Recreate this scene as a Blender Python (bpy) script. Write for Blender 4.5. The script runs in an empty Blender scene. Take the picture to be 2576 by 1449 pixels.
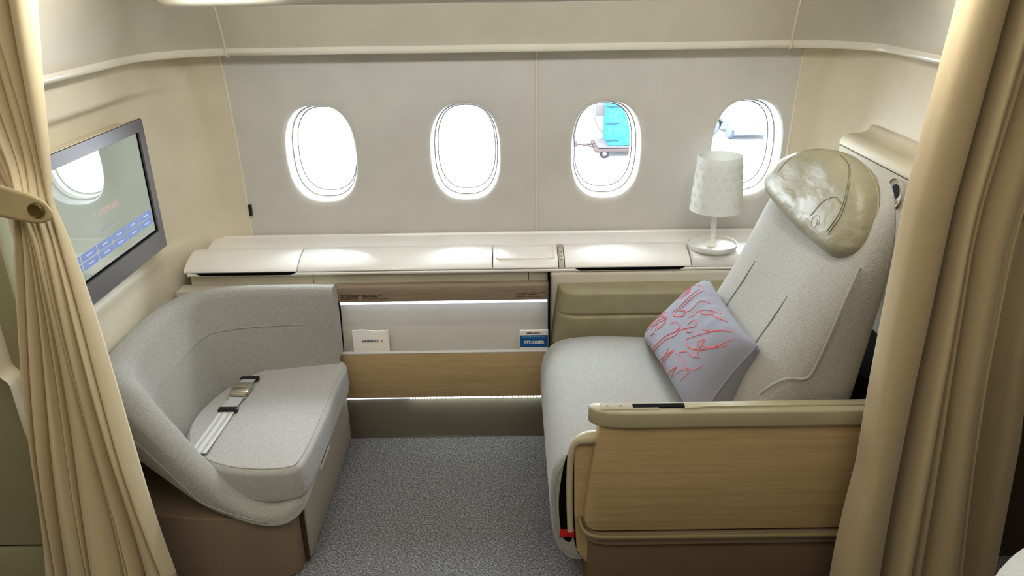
import bpy, bmesh, math, random
from mathutils import Vector, Matrix
random.seed(7)
PI = math.pi
scene = bpy.context.scene
col = scene.collection
H = 1.73                      # eye height above the cabin floor

# ------------------------------------------------------------------ materials
def lin(c):
    out = []
    for v in c:
        v = v / 255.0
        out.append(v / 12.92 if v <= 0.04045 else ((v + 0.055) / 1.055) ** 2.4)
    return out

def new_mat(name):
    m = bpy.data.materials.new(name)
    m.use_nodes = True
    nt = m.node_tree
    return m, nt, nt.nodes['Principled BSDF']

def setp(b, **k):
    for key, v in k.items():
        key = key.replace('_', ' ')
        if key in b.inputs:
            b.inputs[key].default_value = v

def coords(nt, scale=(1, 1, 1), kind='Object'):
    tc = nt.nodes.new('ShaderNodeTexCoord')
    mp = nt.nodes.new('ShaderNodeMapping')
    mp.inputs['Scale'].default_value = scale
    nt.links.new(tc.outputs[kind], mp.inputs['Vector'])
    return mp.outputs['Vector']

def noise(nt, vec, scale, detail=3, rough=.5):
    n = nt.nodes.new('ShaderNodeTexNoise')
    n.inputs['Scale'].default_value = scale
    n.inputs['Detail'].default_value = detail
    n.inputs['Roughness'].default_value = rough
    nt.links.new(vec, n.inputs['Vector'])
    return n.outputs['Fac']

def ramp(nt, fac, c0, c1, p0=.3, p1=.7):
    r = nt.nodes.new('ShaderNodeValToRGB')
    r.color_ramp.elements[0].position = p0
    r.color_ramp.elements[1].position = p1
    r.color_ramp.elements[0].color = (*c0, 1)
    r.color_ramp.elements[1].color = (*c1, 1)
    nt.links.new(fac, r.inputs['Fac'])
    return r.outputs['Color']

def bump(nt, b, fac, strength=.3, dist=.001, prev=None):
    n = nt.nodes.new('ShaderNodeBump')
    n.inputs['Strength'].default_value = strength
    n.inputs['Distance'].default_value = dist
    nt.links.new(fac, n.inputs['Height'])
    if prev is not None:
        nt.links.new(prev, n.inputs['Normal'])
    nt.links.new(n.outputs['Normal'], b.inputs['Normal'])
    return n.outputs['Normal']

def plastic(name, c, rough=.45, coat=0.0, var=.04, spec=.5):
    m, nt, b = new_mat(name)
    c = lin(c)
    v = coords(nt)
    f = noise(nt, v, 6, 2)
    nt.links.new(ramp(nt, f, [x * (1 - var) for x in c], [min(1, x * (1 + var)) for x in c]), b.inputs['Base Color'])
    setp(b, Roughness=rough, Coat_Weight=coat, Coat_Roughness=.08, Specular_IOR_Level=spec)
    return m

def fabric(name, c, scale=330, strength=.5, var=.16, dist=.0012, rib=0.0):
    m, nt, b = new_mat(name)
    c = lin(c)
    v = coords(nt)
    vo = nt.nodes.new('ShaderNodeTexVoronoi')
    vo.inputs['Scale'].default_value = scale
    nt.links.new(v, vo.inputs['Vector'])
    f = noise(nt, v, scale * .55, 2)
    mix = nt.nodes.new('ShaderNodeMath'); mix.operation = 'ADD'
    nt.links.new(vo.outputs['Distance'], mix.inputs[0]); nt.links.new(f, mix.inputs[1])
    nt.links.new(ramp(nt, mix.outputs[0], [x * (1 + var) for x in c], [x * (1 - var) for x in c], .45, 1.25), b.inputs['Base Color'])
    inv = nt.nodes.new('ShaderNodeMath'); inv.operation = 'SUBTRACT'; inv.inputs[0].default_value = 1.0
    nt.links.new(vo.outputs['Distance'], inv.inputs[1])
    bump(nt, b, inv.outputs[0], strength, dist)
    setp(b, Roughness=.92, Sheen_Weight=.25, Sheen_Roughness=.5, Specular_IOR_Level=.2)
    return m

def wood(name, c0, c1, along='x'):
    m, nt, b = new_mat(name)
    sc = {'x': (1.2, 30, 38), 'y': (38, 1.2, 30)}[along]
    v = coords(nt, sc)
    f = noise(nt, v, 2.2, 6, .62)
    v2 = coords(nt, {'x': (9, 300, 360), 'y': (300, 9, 300)}[along])
    f2 = noise(nt, v2, 1.0, 2, .5)
    add = nt.nodes.new('ShaderNodeMath'); add.operation = 'MULTIPLY_ADD'
    nt.links.new(f2, add.inputs[0]); add.inputs[1].default_value = .45
    nt.links.new(f, add.inputs[2])
    nt.links.new(ramp(nt, add.outputs[0], lin(c0), lin(c1), .5, .95), b.inputs['Base Color'])
    setp(b, Roughness=.5, Specular_IOR_Level=.35)
    bump(nt, b, add.outputs[0], .06, .001)
    return m

def leather(name, c, rough=.34, wr=.5):
    m, nt, b = new_mat(name)
    c = lin(c)
    v = coords(nt)
    f = noise(nt, v, 14, 4, .6)
    nt.links.new(ramp(nt, f, [x * .88 for x in c], [x * 1.08 for x in c]), b.inputs['Base Color'])
    v2 = coords(nt, (1, .55, 1))
    g = noise(nt, v2, 17, 3, .5)
    n1 = bump(nt, b, g, wr, .012)
    vo = nt.nodes.new('ShaderNodeTexVoronoi'); vo.inputs['Scale'].default_value = 700
    nt.links.new(v, vo.inputs['Vector'])
    bump(nt, b, vo.outputs['Distance'], .12, .0006, n1)
    setp(b, Roughness=rough, Specular_IOR_Level=.5)
    return m

def emit(name, c, s):
    m, nt, b = new_mat(name)
    setp(b, Base_Color=(*lin(c), 1), Emission_Color=(*lin(c), 1), Emission_Strength=s, Roughness=.5)
    return m

def flat(name, c, rough=.6, metal=0.0, spec=.5):
    m, nt, b = new_mat(name)
    setp(b, Base_Color=(*lin(c), 1), Roughness=rough, Metallic=metal, Specular_IOR_Level=spec)
    return m

def carpet_mat():
    m, nt, b = new_mat('carpet_loops')
    v = coords(nt)
    f = noise(nt, v, 170, 3, .75)
    f2 = noise(nt, v, 600, 2, .5)
    ad = nt.nodes.new('ShaderNodeMath'); ad.operation = 'MULTIPLY_ADD'
    nt.links.new(f2, ad.inputs[0]); ad.inputs[1].default_value = .5
    nt.links.new(f, ad.inputs[2])
    r = nt.nodes.new('ShaderNodeValToRGB')
    r.color_ramp.elements[0].position = .5; r.color_ramp.elements[0].color = (*lin((44, 45, 48)), 1)
    r.color_ramp.elements[1].position = 1.0; r.color_ramp.elements[1].color = (*lin((206, 208, 208)), 1)
    e = r.color_ramp.elements.new(.74); e.color = (*lin((112, 113, 116)), 1)
    nt.links.new(ad.outputs[0], r.inputs['Fac'])
    nt.links.new(r.outputs['Color'], b.inputs['Base Color'])
    bump(nt, b, ad.outputs[0], .8, .004)
    setp(b, Roughness=.95, Specular_IOR_Level=.1)
    return m

def glass_mat():
    m = bpy.data.materials.new('window_acrylic'); m.use_nodes = True
    nt = m.node_tree; nt.nodes.clear()
    out = nt.nodes.new('ShaderNodeOutputMaterial')
    tr = nt.nodes.new('ShaderNodeBsdfTransparent'); tr.inputs['Color'].default_value = (.96, .98, 1, 1)
    gl = nt.nodes.new('ShaderNodeBsdfGlossy'); gl.inputs['Roughness'].default_value = .03
    fr = nt.nodes.new('ShaderNodeFresnel'); fr.inputs['IOR'].default_value = 1.3
    mx = nt.nodes.new('ShaderNodeMixShader')
    nt.links.new(fr.outputs[0], mx.inputs[0]); nt.links.new(tr.outputs[0], mx.inputs[1]); nt.links.new(gl.outputs[0], mx.inputs[2])
    nt.links.new(mx.outputs[0], out.inputs[0])
    return m

def shade_mat():
    m = bpy.data.materials.new('translucent_shade'); m.use_nodes = True
    nt = m.node_tree; nt.nodes.clear()
    out = nt.nodes.new('ShaderNodeOutputMaterial')
    d = nt.nodes.new('ShaderNodeBsdfDiffuse'); d.inputs['Color'].default_value = (.82, .84, .82, 1)
    t = nt.nodes.new('ShaderNodeBsdfTranslucent'); t.inputs['Color'].default_value = (.85, .86, .82, 1)
    v = coords(nt); f = noise(nt, v, 60, 2)
    bp = nt.nodes.new('ShaderNodeBump'); bp.inputs['Strength'].default_value = .1
    nt.links.new(f, bp.inputs['Height']); nt.links.new(bp.outputs[0], d.inputs['Normal'])
    mx = nt.nodes.new('ShaderNodeMixShader'); mx.inputs[0].default_value = .35
    nt.links.new(d.outputs[0], mx.inputs[1]); nt.links.new(t.outputs[0], mx.inputs[2])
    nt.links.new(mx.outputs[0], out.inputs[0])
    return m

def screen_mat():
    m, nt, b = new_mat('lit_screen')
    v = coords(nt)
    f = noise(nt, v, 2.5, 1)
    c = ramp(nt, f, lin((120, 128, 112)), lin((150, 158, 146)))
    setp(b, Base_Color=(.02, .02, .02, 1), Roughness=.02, Specular_IOR_Level=.85, IOR=1.6, Emission_Strength=1.25)
    nt.links.new(c, b.inputs['Emission Color'])
    return m

M = {}
M['sidewall'] = plastic('sidewall_panel', (206, 203, 196), .6)
M['beige'] = plastic('beige_shell', (220, 211, 187), .5)
M['soffit'] = plastic('soffit_plastic', (194, 187, 166), .38)
M['joint'] = plastic('joint_cream', (226, 219, 196), .4)
M['lip'] = plastic('soffit_lip_highlight', (232, 226, 208), .22, .3)  # lighter than the soffit: the lip's highlight is put into its colour
M['console'] = plastic('console_lacquer', (241, 239, 233), .28, .5)
M['fascia'] = plastic('console_fascia', (200, 194, 176), .5)
M['recess'] = plastic('recess_leather', (196, 193, 183), .6)
M['kick'] = plastic('kick_carpet', (122, 116, 102), .9, spec=.1)
M['reveal'] = plastic('window_reveal', (244, 244, 240), .3)
M['seal'] = flat('rubber_seal', (34, 33, 38), .8, 0, .05)
M['black'] = flat('black_gap', (8, 7, 8), .9, 0, .08)
M['blackgloss'] = flat('black_plastic', (16, 15, 20), .3)
M['wood'] = wood('limed_oak', (166, 142, 102), (188, 163, 122))
M['wood2'] = wood('dark_oak_strip', (128, 112, 94), (150, 133, 112))
M['fabric'] = fabric('grey_weave', (184, 184, 181), 300, .55)
M['fabricseat'] = fabric('grey_weave_seat', (168, 168, 163), 300, .55)
M['fabricshell'] = fabric('grey_weave_shell', (166, 165, 158), 300, .55)
M['fabric2'] = fabric('grey_weave_coarse', (168, 166, 156), 270, .8, .10)
M['leather'] = leather('pale_olive_leather', (143, 138, 112), .45, .8)
M['pad'] = leather('olive_pad', (148, 141, 110), .42, .06)
M['trimleather'] = leather('piping_leather', (190, 182, 152), .4, .05)
M['armcap'] = plastic('armrest_cap', (168, 161, 132), .32)
M['trimolive'] = plastic('trim_olive', (124, 112, 74), .4)
M['plinth'] = plastic('plinth_brown', (108, 90, 70), .75, spec=.2)
M['taupe'] = plastic('taupe_base', (134, 117, 97), .6)
M['taupelight'] = plastic('taupe_drawer', (164, 156, 144), .6)
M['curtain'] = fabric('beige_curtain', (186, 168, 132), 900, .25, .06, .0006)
M['curtainlit'] = fabric('beige_curtain_lit', (214, 197, 160), 900, .25, .06, .0006)  # same cloth made paler, stronger light on the left curtain put into the colour
M['strap'] = leather('tie_strap', (184, 168, 128), .5, .03)
M['brass'] = flat('bronze_button', (110, 92, 52), .35, .6)
M['cream'] = plastic('cream_button', (196, 184, 144), .4)
M['bezel'] = flat('monitor_bezel', (96, 94, 96), .32, .1)
M['bezeledge'] = flat('monitor_edge', (210, 196, 160), .3, .5)
M['screen'] = screen_mat()
M['scrblue'] = emit('screen_button', (88, 104, 150), .8)
M['scrred'] = emit('screen_red', (150, 118, 106), 1.0)
M['scrtext'] = emit('screen_grey', (104, 108, 116), .9)
M['scrwhite'] = emit('screen_white', (150, 160, 180), .7)
M['carpet'] = carpet_mat()
M['led'] = emit('led_cool', (232, 238, 255), 3.6)
M['ledbead'] = emit('led_beads', (240, 255, 246), 12)
M['glass'] = glass_mat()
M['shade'] = shade_mat()
M['lampwhite'] = plastic('lamp_white', (236, 236, 230), .25, .3)
M['warm'] = emit('warm_bulb', (255, 214, 150), 1.5)
M['shademark'] = flat('shade_print', (214, 212, 196), .8)
M['steel'] = flat('brushed_steel', (196, 190, 174), .28, .9)
M['web'] = fabric('belt_web', (214, 214, 212), 900, .3, .04)
M['webgrey'] = fabric('belt_web_grey', (176, 178, 178), 900, .3, .04)
M['pillow'] = fabric('pillow_cotton', (138, 139, 152), 1200, .15, .05, .0004)
M['pillowred'] = flat('pillow_print', (226, 96, 98), .85)
M['paper'] = flat('white_paper', (238, 236, 228), .6)
M['navy'] = flat('navy_print', (36, 40, 84), .7)
M['red'] = flat('red_fabric', (196, 8, 14), .7)
M['redprint'] = flat('red_print', (200, 40, 50), .7)
M['cardblue'] = flat('card_blue', (4, 84, 150), .45)
M['cardsky'] = flat('card_skyblue', (130, 180, 210), .6)
M['ink'] = flat('dark_ink', (62, 44, 28), .8)
M['stitch'] = flat('stitching', (96, 92, 74), .9)
M['seamgrey'] = flat('seam_shadow', (112, 112, 108), .95, spec=.1)
M['grey'] = plastic('socket_grey', (182, 176, 160), .35)
M['stowfront'] = plastic('stowage_front', (176, 168, 150), .75, spec=.15)
M['stow'] = plastic('stowage_cap', (196, 186, 160), .62, spec=.25)
M['sage'] = plastic('sage_panel', (150, 148, 118), .6)
M['brown'] = plastic('dark_brown_panel', (64, 50, 30), .6)
M['seatwhite'] = fabric('pale_weave', (206, 206, 200), 380, .6, .08)
M['ceiling'] = plastic('ceiling_white', (226, 222, 206), .5)
M['hull'] = plastic('cabin_beige', (196, 184, 156), .6)
# outside, in full daylight far brighter than the cabin
M['apron'] = plastic('concrete_apron', (120, 120, 122), .9, spec=0)
M['tarp'] = plastic('cyan_tarp', (23, 58, 63), .9, var=.3, spec=0)
M['tarpdark'] = flat('tarp_strap', (20, 32, 38), .9, 0, 0)
M['cartmetal'] = flat('cart_frame', (36, 31, 31), .9, 0, 0)
M['cartpale'] = flat('cart_pale', (42, 40, 42), .9, 0, 0)
M['tyre'] = flat('tyre_rubber', (22, 21, 24), .9, 0, 0)
M['truckwhite'] = flat('truck_white', (98, 99, 100), .9, 0, 0)
M['truckshadow'] = flat('truck_grille', (50, 53, 58), .9, 0, 0)
M['truckwheel'] = flat('truck_tyre', (56, 60, 70), .9, 0, 0)

# ------------------------------------------------------------------ mesh builder
def catmull(pts, n=8, closed=False):
    P = [Vector(p) for p in pts]
    out = []
    m = len(P)
    segs = m if closed else m - 1
    for i in range(segs):
        if closed:
            p0, p1, p2, p3 = P[(i - 1) % m], P[i], P[(i + 1) % m], P[(i + 2) % m]
        else:
            p0, p1, p2, p3 = P[max(0, i - 1)], P[i], P[i + 1], P[min(m - 1, i + 2)]
        for k in range(n):
            t = k / n
            out.append(.5 * ((2 * p1) + (-p0 + p2) * t + (2 * p0 - 5 * p1 + 4 * p2 - p3) * t * t + (-p0 + 3 * p1 - 3 * p2 + p3) * t ** 3))
    if not closed:
        out.append(P[-1])
    return out

def inward(poly):
    """vertex normals pointing inside for a closed 2-D polygon"""
    m = len(poly)
    area = sum(poly[i][0] * poly[(i + 1) % m][1] - poly[(i + 1) % m][0] * poly[i][1] for i in range(m))
    s = 1 if area > 0 else -1
    out = []
    for i in range(m):
        a, b, c = Vector(poly[i - 1][:2]), Vector(poly[i][:2]), Vector(poly[(i + 1) % m][:2])
        d1 = (b - a); d2 = (c - b)
        d1 = d1.normalized() if d1.length > 1e-9 else d1
        d2 = d2.normalized() if d2.length > 1e-9 else d2
        t = d1 + d2
        t = t.normalized() if t.length > 1e-9 else d1
        out.append(Vector((-t.y * s, t.x * s)))
    return out

class MB:
    def __init__(self):
        self.v, self.f, self.mi, self.mats, self.cur = [], [], [], [], 0
    def mat(self, m):
        if m not in self.mats:
            self.mats.append(m)
        self.cur = self.mats.index(m)
        return self
    def add(self, vs, fs):
        b = len(self.v)
        self.v.extend(Vector(p) for p in vs)
        for f in fs:
            self.f.append(tuple(b + i for i in f)); self.mi.append(self.cur)
        return self
    def bm(self, bm, xf=None):
        bm.verts.ensure_lookup_table()
        for i, v in enumerate(bm.verts): v.index = i
        self.add([(xf @ v.co if xf else v.co) for v in bm.verts], [[v.index for v in f.verts] for f in bm.faces])
        bm.free()
        return self
    def box(self, x0, x1, y0, y1, z0, z1, bev=.004, seg=2, xf=None):
        bm = bmesh.new()
        bmesh.ops.create_cube(bm, size=1)
        for v in bm.verts:
            v.co = Vector(((x0 + x1) / 2 + v.co.x * (x1 - x0), (y0 + y1) / 2 + v.co.y * (y1 - y0), (z0 + z1) / 2 + v.co.z * (z1 - z0)))
        if bev > 0:
            bev = min(bev, .48 * min(abs(x1 - x0), abs(y1 - y0), abs(z1 - z0)))
            bmesh.ops.bevel(bm, geom=list(bm.edges), offset=bev, segments=seg, profile=.5, affect='EDGES', clamp_overlap=True)
        return self.bm(bm, xf)
    def loft(self, rings, closed=True, cap0=True, cap1=True):
        n = len(rings[0]); vs = [p for r in rings for p in r]; fs = []
        for j in range(len(rings) - 1):
            for i in range(n if closed else n - 1):
                a = j * n + i; b = j * n + (i + 1) % n
                fs.append((a, b, b + n, a + n))
        if closed and cap0: fs.append(tuple(range(n))[::-1])
        if closed and cap1: fs.append(tuple((len(rings) - 1) * n + i for i in range(n)))
        return self.add(vs, fs)
    def grid(self, fn, nu, nv):
        rings = [[fn(i / nu, j / nv) for i in range(nu + 1)] for j in range(nv + 1)]
        return self.loft(rings, closed=False)
    def pillowed(self, poly, h0, h1, r, xf, dome=0.0, seg=4, rings=5, dome0=0.0):
        """closed 2-D outline extruded from h0 to h1 with rounded edges of radius r, the ends domed; xf maps (a, b, h)"""
        nrm = inward(poly)
        c = Vector((sum(p[0] for p in poly) / len(poly), sum(p[1] for p in poly) / len(poly)))
        def ring(off, h, k=1.0):
            out = []
            for p, n in zip(poly, nrm):
                q = Vector(p[:2]) + n * off
                q = c + (q - c) * k
                out.append(xf(q.x, q.y, h))
            return out
        R = []
        for i in range(rings):
            k = (i + .02) / rings
            R.append(ring(r, h0 - dome0 * (1 - k * k), k))
        for i in range(seg + 1):
            a = i / seg * PI / 2
            R.append(ring(r * (1 - math.sin(a)), h0 + r * (1 - math.cos(a))))
        for i in range(seg + 1):
            a = i / seg * PI / 2
            R.append(ring(r * (1 - math.cos(a)), h1 - r * (1 - math.sin(a))))
        for i in range(rings - 1, -1, -1):
            k = (i + .02) / rings
            R.append(ring(r, h1 + dome * (1 - k * k), k))
        return self.loft(R)
    def prism(self, poly, h0, h1, xf, bev=0.0, seg=2):
        bm = bmesh.new()
        lo = [bm.verts.new(xf(p[0], p[1], h0)) for p in poly]
        hi = [bm.verts.new(xf(p[0], p[1], h1)) for p in poly]
        bm.faces.new(lo[::-1]); bm.faces.new(hi)
        m = len(poly)
        for i in range(m):
            bm.faces.new((lo[i], lo[(i + 1) % m], hi[(i + 1) % m], hi[i]))
        bmesh.ops.recalc_face_normals(bm, faces=list(bm.faces))
        if bev > 0:
            es = [e for e in bm.edges if e.calc_face_angle(0) > .5]
            bmesh.ops.bevel(bm, geom=es, offset=bev, segments=seg, profile=.5, affect='EDGES', clamp_overlap=True)
        return self.bm(bm)
    def tube(self, pts, r, n=8, flatten=1.0, up=None):
        P = [Vector(p) for p in pts]
        rings = []
        prev = Vector(up) if up else None
        for i, p in enumerate(P):
            t = (P[min(i + 1, len(P) - 1)] - P[max(i - 1, 0)]).normalized()
            if prev is None:
                prev = t.orthogonal().normalized()
            u = prev - t * prev.dot(t)
            if u.length < 1e-6: u = t.orthogonal()
            u.normalize()
            w = t.cross(u)
            if not up: prev = u
            rr = r[i] if isinstance(r, (list, tuple)) else r
            rings.append([p + u * (math.cos(2 * PI * k / n) * rr * flatten) + w * (math.sin(2 * PI * k / n) * rr) for k in range(n)])
        return self.loft(rings)
    def lathe(self, prof, c, n=32, axis='z', cap=True):
        rings = []
        for r, z in prof:
            ring = []
            for k in range(n):
                a = 2 * PI * k / n
                if axis == 'z': ring.append(Vector((c[0] + r * math.cos(a), c[1] + r * math.sin(a), c[2] + z)))
                elif axis == 'x': ring.append(Vector((c[0] + z, c[1] + r * math.cos(a), c[2] + r * math.sin(a))))
                else: ring.append(Vector((c[0] + r * math.cos(a), c[1] + z, c[2] + r * math.sin(a))))
            rings.append(ring)
        return self.loft(rings, True, cap, cap)
    def text(self, body, size, origin, right, up, align='LEFT', bold=0.0, xscale=1.0, lift=.0004):
        cu = bpy.data.curves.new('lettering', 'FONT')
        cu.body = body; cu.size = size; cu.align_x = align; cu.offset = bold; cu.resolution_u = 2
        ob = bpy.data.objects.new('lettering', cu)
        me = ob.to_mesh()
        R, U = Vector(right).normalized(), Vector(up).normalized()
        N = R.cross(U)
        O = Vector(origin) + N * lift
        self.add([O + R * v.co.x * xscale + U * v.co.y for v in me.vertices], [tuple(p.vertices) for p in me.polygons])
        ob.to_mesh_clear()
        bpy.data.objects.remove(ob); bpy.data.curves.remove(cu)
        return self
    def build(self, name, material=None, parent=None, smooth=True, angle=38, recalc=True):
        me = bpy.data.meshes.new(name)
        me.from_pydata([tuple(v) for v in self.v], [], self.f)
        mats = self.mats or [material]
        for m in mats: me.materials.append(m)
        for p, i in zip(me.polygons, self.mi):
            p.material_index = i if self.mats else 0
            p.use_smooth = smooth
        if recalc:
            bm = bmesh.new(); bm.from_mesh(me)
            bmesh.ops.recalc_face_normals(bm, faces=list(bm.faces))
            bm.to_mesh(me); bm.free()
        if smooth:
            me.set_sharp_from_angle(angle=math.radians(angle))
        me.update()
        o = bpy.data.objects.new(name, me)
        col.objects.link(o)
        if parent is not None:
            o.parent = parent
            w = Vector((0, 0, 0)); p = parent
            while p is not None:
                w += p.location; p = p.parent
            o.location = -w
        return o

def thing(name, label, cat, loc, group=None):
    o = bpy.data.objects.new(name, None)
    o.empty_display_size = .05
    col.objects.link(o)
    o.location = loc
    return tag(o, label, cat, group)

def tag(o, label, cat=None, group=None):
    o['label'] = label
    if cat: o['category'] = cat
    if group: o['group'] = group
    return o

def struct(o, label=None):
    o['kind'] = 'structure'
    if label: o['label'] = label
    return o

XY = lambda a, b, h: Vector((a, b, h))       # outline in plan, extruded up
XZ = lambda a, b, h: Vector((a, h, b))       # outline in side view (x, z), extruded along y
YZ = lambda a, b, h: Vector((h, a, b))       # outline (y, z), extruded along x

def superell(cx, cy, a, b, e, n):
    out = []
    for k in range(n):
        t = 2 * PI * k / n
        c, s = math.cos(t), math.sin(t)
        out.append((cx + a * math.copysign(abs(c) ** (2 / e), c), cy + b * math.copysign(abs(s) ** (2 / e), s)))
    return out

def roundrect(x0, x1, y0, y1, r, n=6):
    out = []
    for cx, cy, a0 in ((x1 - r, y1 - r, 0), (x0 + r, y1 - r, PI / 2), (x0 + r, y0 + r, PI), (x1 - r, y0 + r, 1.5 * PI)):
        for k in range(n + 1):
            a = a0 + k / n * PI / 2
            out.append((cx + r * math.cos(a), cy + r * math.sin(a)))
    return out

# ================================================================== THE SHELL
def yw(z):                                    # the curved cabin side
    return 2.853 - .11 * max(0, z - .82) ** 2 - (.06 * max(0, .72 - z) ** 2)

WX = (-.719, -.170, .366, .900)               # window centres
WZ, WA, WB = 1.089, .130, .186

# ---- floor
b = MB().mat(M['carpet'])
b.grid(lambda u, v: Vector((-2.6 + 5.2 * u, -1.6 + 4.5 * v, 0)), 8, 8)
struct(b.build('floor'), 'grey speckled loop carpet on the cabin floor')

# ---- window wall, two panels with four holes each flared inwards
b = MB().mat(M['sidewall'])
cells = ((-1.03, -.451), (-.451, .100), (.100, .6235), (.6235, 1.055))
ZL, ZT = .30, 2.2
for (xa, xb), wx in zip(cells, WX):
    N = 96
    hole = superell(wx, WZ, WA, WB, 2.55, N)
    rect = []
    for k in range(N):
        t = 2 * PI * k / N
        dx, dz = math.cos(t), math.sin(t)
        s = 1e9
        if dx > 1e-9: s = min(s, (xb - wx) / dx)
        if dx < -1e-9: s = min(s, (xa - wx) / dx)
        if dz > 1e-9: s = min(s, (ZT - WZ) / dz)
        if dz < -1e-9: s = min(s, (ZL - WZ) / dz)
        rect.append((wx + dx * s, WZ + dz * s))
    # snap the nearest sample onto each corner
    for cx, cz in ((xa, ZL), (xb, ZL), (xa, ZT), (xb, ZT)):
        k = min(range(N), key=lambda i: abs(math.atan2(math.sin(2 * PI * i / N - math.atan2(cz - WZ, cx - wx)), math.cos(2 * PI * i / N - math.atan2(cz - WZ, cx - wx)))))
        rect[k] = (cx, cz)
    rings = []
    for q in (1.0, .8, .6, .42, .30, .22, .16, .13):
        rings.append([Vector((h[0] * (1 - q) + r[0] * q, yw(h[1] * (1 - q) + r[1] * q), h[1] * (1 - q) + r[1] * q)) for h, r in zip(hole, rect)])
    for e, dy in ((1.12, .0004), (1.085, .002), (1.055, .0045), (1.03, .008), (1.012, .012), (1.0, .018)):
        rings.append([Vector((wx + (h[0] - wx) * e, yw(h[1]) + dy, WZ + (h[1] - WZ) * e)) for h in hole])
    b.loft(rings, True, False, False)
# strips of the side wall behind the bulkheads, to close the cabin
for xa, xb in ((-2.6, -1.03), (1.055, 2.6)):
    b.grid(lambda u, v: Vector((xa + (xb - xa) * u, yw(ZL + (ZT - ZL) * v), ZL + (ZT - ZL) * v)), 2, 12)
b.grid(lambda u, v: Vector((-2.6 + 5.2 * u, yw(ZL * v), ZL * v)), 4, 2)
struct(b.build('wall_back', recalc=True), 'pale grey window wall with four oval windows')

# ---- windows: flared reveal, dark seals, two panes
for i, wx in enumerate(WX):
    root = bpy.data.objects.new('window_%d' % (i + 1), None); col.objects.link(root)
    root.location = (wx, 2.86, WZ)
    struct(root, ['oval window nearest the wall screen, only white daylight outside', 'oval window above the shelf recess, only white daylight outside',
                  'oval window showing the cyan cargo container outside', 'oval window behind the table lamp, vehicle outside'][i])
    def ring(sx, sz, dy, dz=0.0, n=72):
        return [Vector((wx + (h[0] - wx) * sx, yw(WZ) + dy + (yw(h[1]) - yw(WZ)) * max(0, 1 - dy / .05), WZ + (h[1] - WZ) * sz + dz)) for h in superell(wx, WZ, WA, WB, 2.55, n)]
    b = MB().mat(M['reveal'])
    b.loft([ring(1.0, 1.0, .017), ring(.985, .99, .03), ring(.965, .975, .05), ring(.95, .962, .066), ring(.93, .945, .068)], True, False, False)
    b.loft([ring(.93, .945, .069), ring(.92, .935, .085), ring(.90, .915, .112), ring(.86, .88, .114), ring(.855, .875, .15)], True, False, False)
    b.build('window_frame', None, root)
    b = MB().mat(M['seal'])
    b.tube(ring(.93, .945, .068) + ring(.93, .945, .068)[:1], .0012, 6)
    b.tube(ring(.862, .882, .114) + ring(.862, .882, .114)[:1], .0016, 6)
    b.build('window_seal', None, root)
    b = MB().mat(M['glass'])
    b.add(ring(.90, .915, .095), [tuple(range(72))])
    b.build('window_pane', None, root)

# ---- bulkheads left and right (swept plan x height, with moulded ridges)
def bulkhead(name, side, label):
    xw = -1.287 if side < 0 else 1.25
    xs = -1.03 if side < 0 else 1.055
    y_start = 1.66 if side < 0 else 1.78
    fil = abs(xw) - abs(xs) - .055
    plan = [Vector((xw, y_start)), Vector((xw, 1.9)), Vector((xw, 2.2)), Vector((xw, 2.5))]
    for k in range(1, 15):
        a = k / 14 * PI / 2
        plan.append(Vector((xw - side * fil * (1 - math.cos(a)), 2.5 + .347 * math.sin(a))))
    plan.append(Vector((xs + side * .04, 2.852))); plan.append(Vector((xs, 2.852)))
    zs = [0, .3, .6, .68, .72]
    if side < 0:
        zs += [.745 + k * .008 for k in range(14)] + [.9, 1.0, 1.1, 1.2, 1.28] + [1.30 + k * .007 for k in range(14)] + [1.42, 1.48, 1.55, 1.7, 2.2]
    else:
        zs += [.9, 1.1, 1.2, 1.3, 1.42, 1.5, 1.7, 2.2]
    def bulge(z):
        if side > 0: return 0
        s = lambda t: 1 / (1 + math.exp(-t))
        d = .022 * s((.80 - z) / .005) + .030 * s((z - 1.352) / .0045)
        return d
    rings = []
    for z in zs:
        rg = []
        for k, p in enumerate(plan):
            fade = 1.0 if k < 4 else max(0.0, 1 - (k - 3) / 9)
            dx = bulge(z) * fade * (1)
            y = p.y
            if k >= 4: y = min(p.y, yw(z) - .004)
            rg.append(Vector((p.x - side * dx, y, z)))
        rings.append(rg)
    b = MB().mat(M['beige'])
    b.loft(rings, closed=False)
    o = b.build(name, angle=50)
    return struct(o, label)
bulkhead('wall_left', -1, 'cream moulded bulkhead carrying the wall screen')
bulkhead('wall_right', 1, 'cream moulded bulkhead behind the reclining seat')

# thin joints between the panels
for n, (x, mat) in enumerate(((-1.03, 'joint'), (.100, 'joint'), (1.055, 'joint'))):
    b = MB().mat(M[mat])
    zz = [.74 + k * (1.56 - .74) / 16 for k in range(17)]
    b.tube([(x, yw(z) - .0015, z) for z in zz], .005 if n != 1 else .0032, 8)
    struct(b.build('trim_%d' % (n + 1)), ['vertical joint strip beside the left bulkhead', 'vertical joint strip between the middle windows', 'vertical joint strip beside the right bulkhead'][n])

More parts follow.
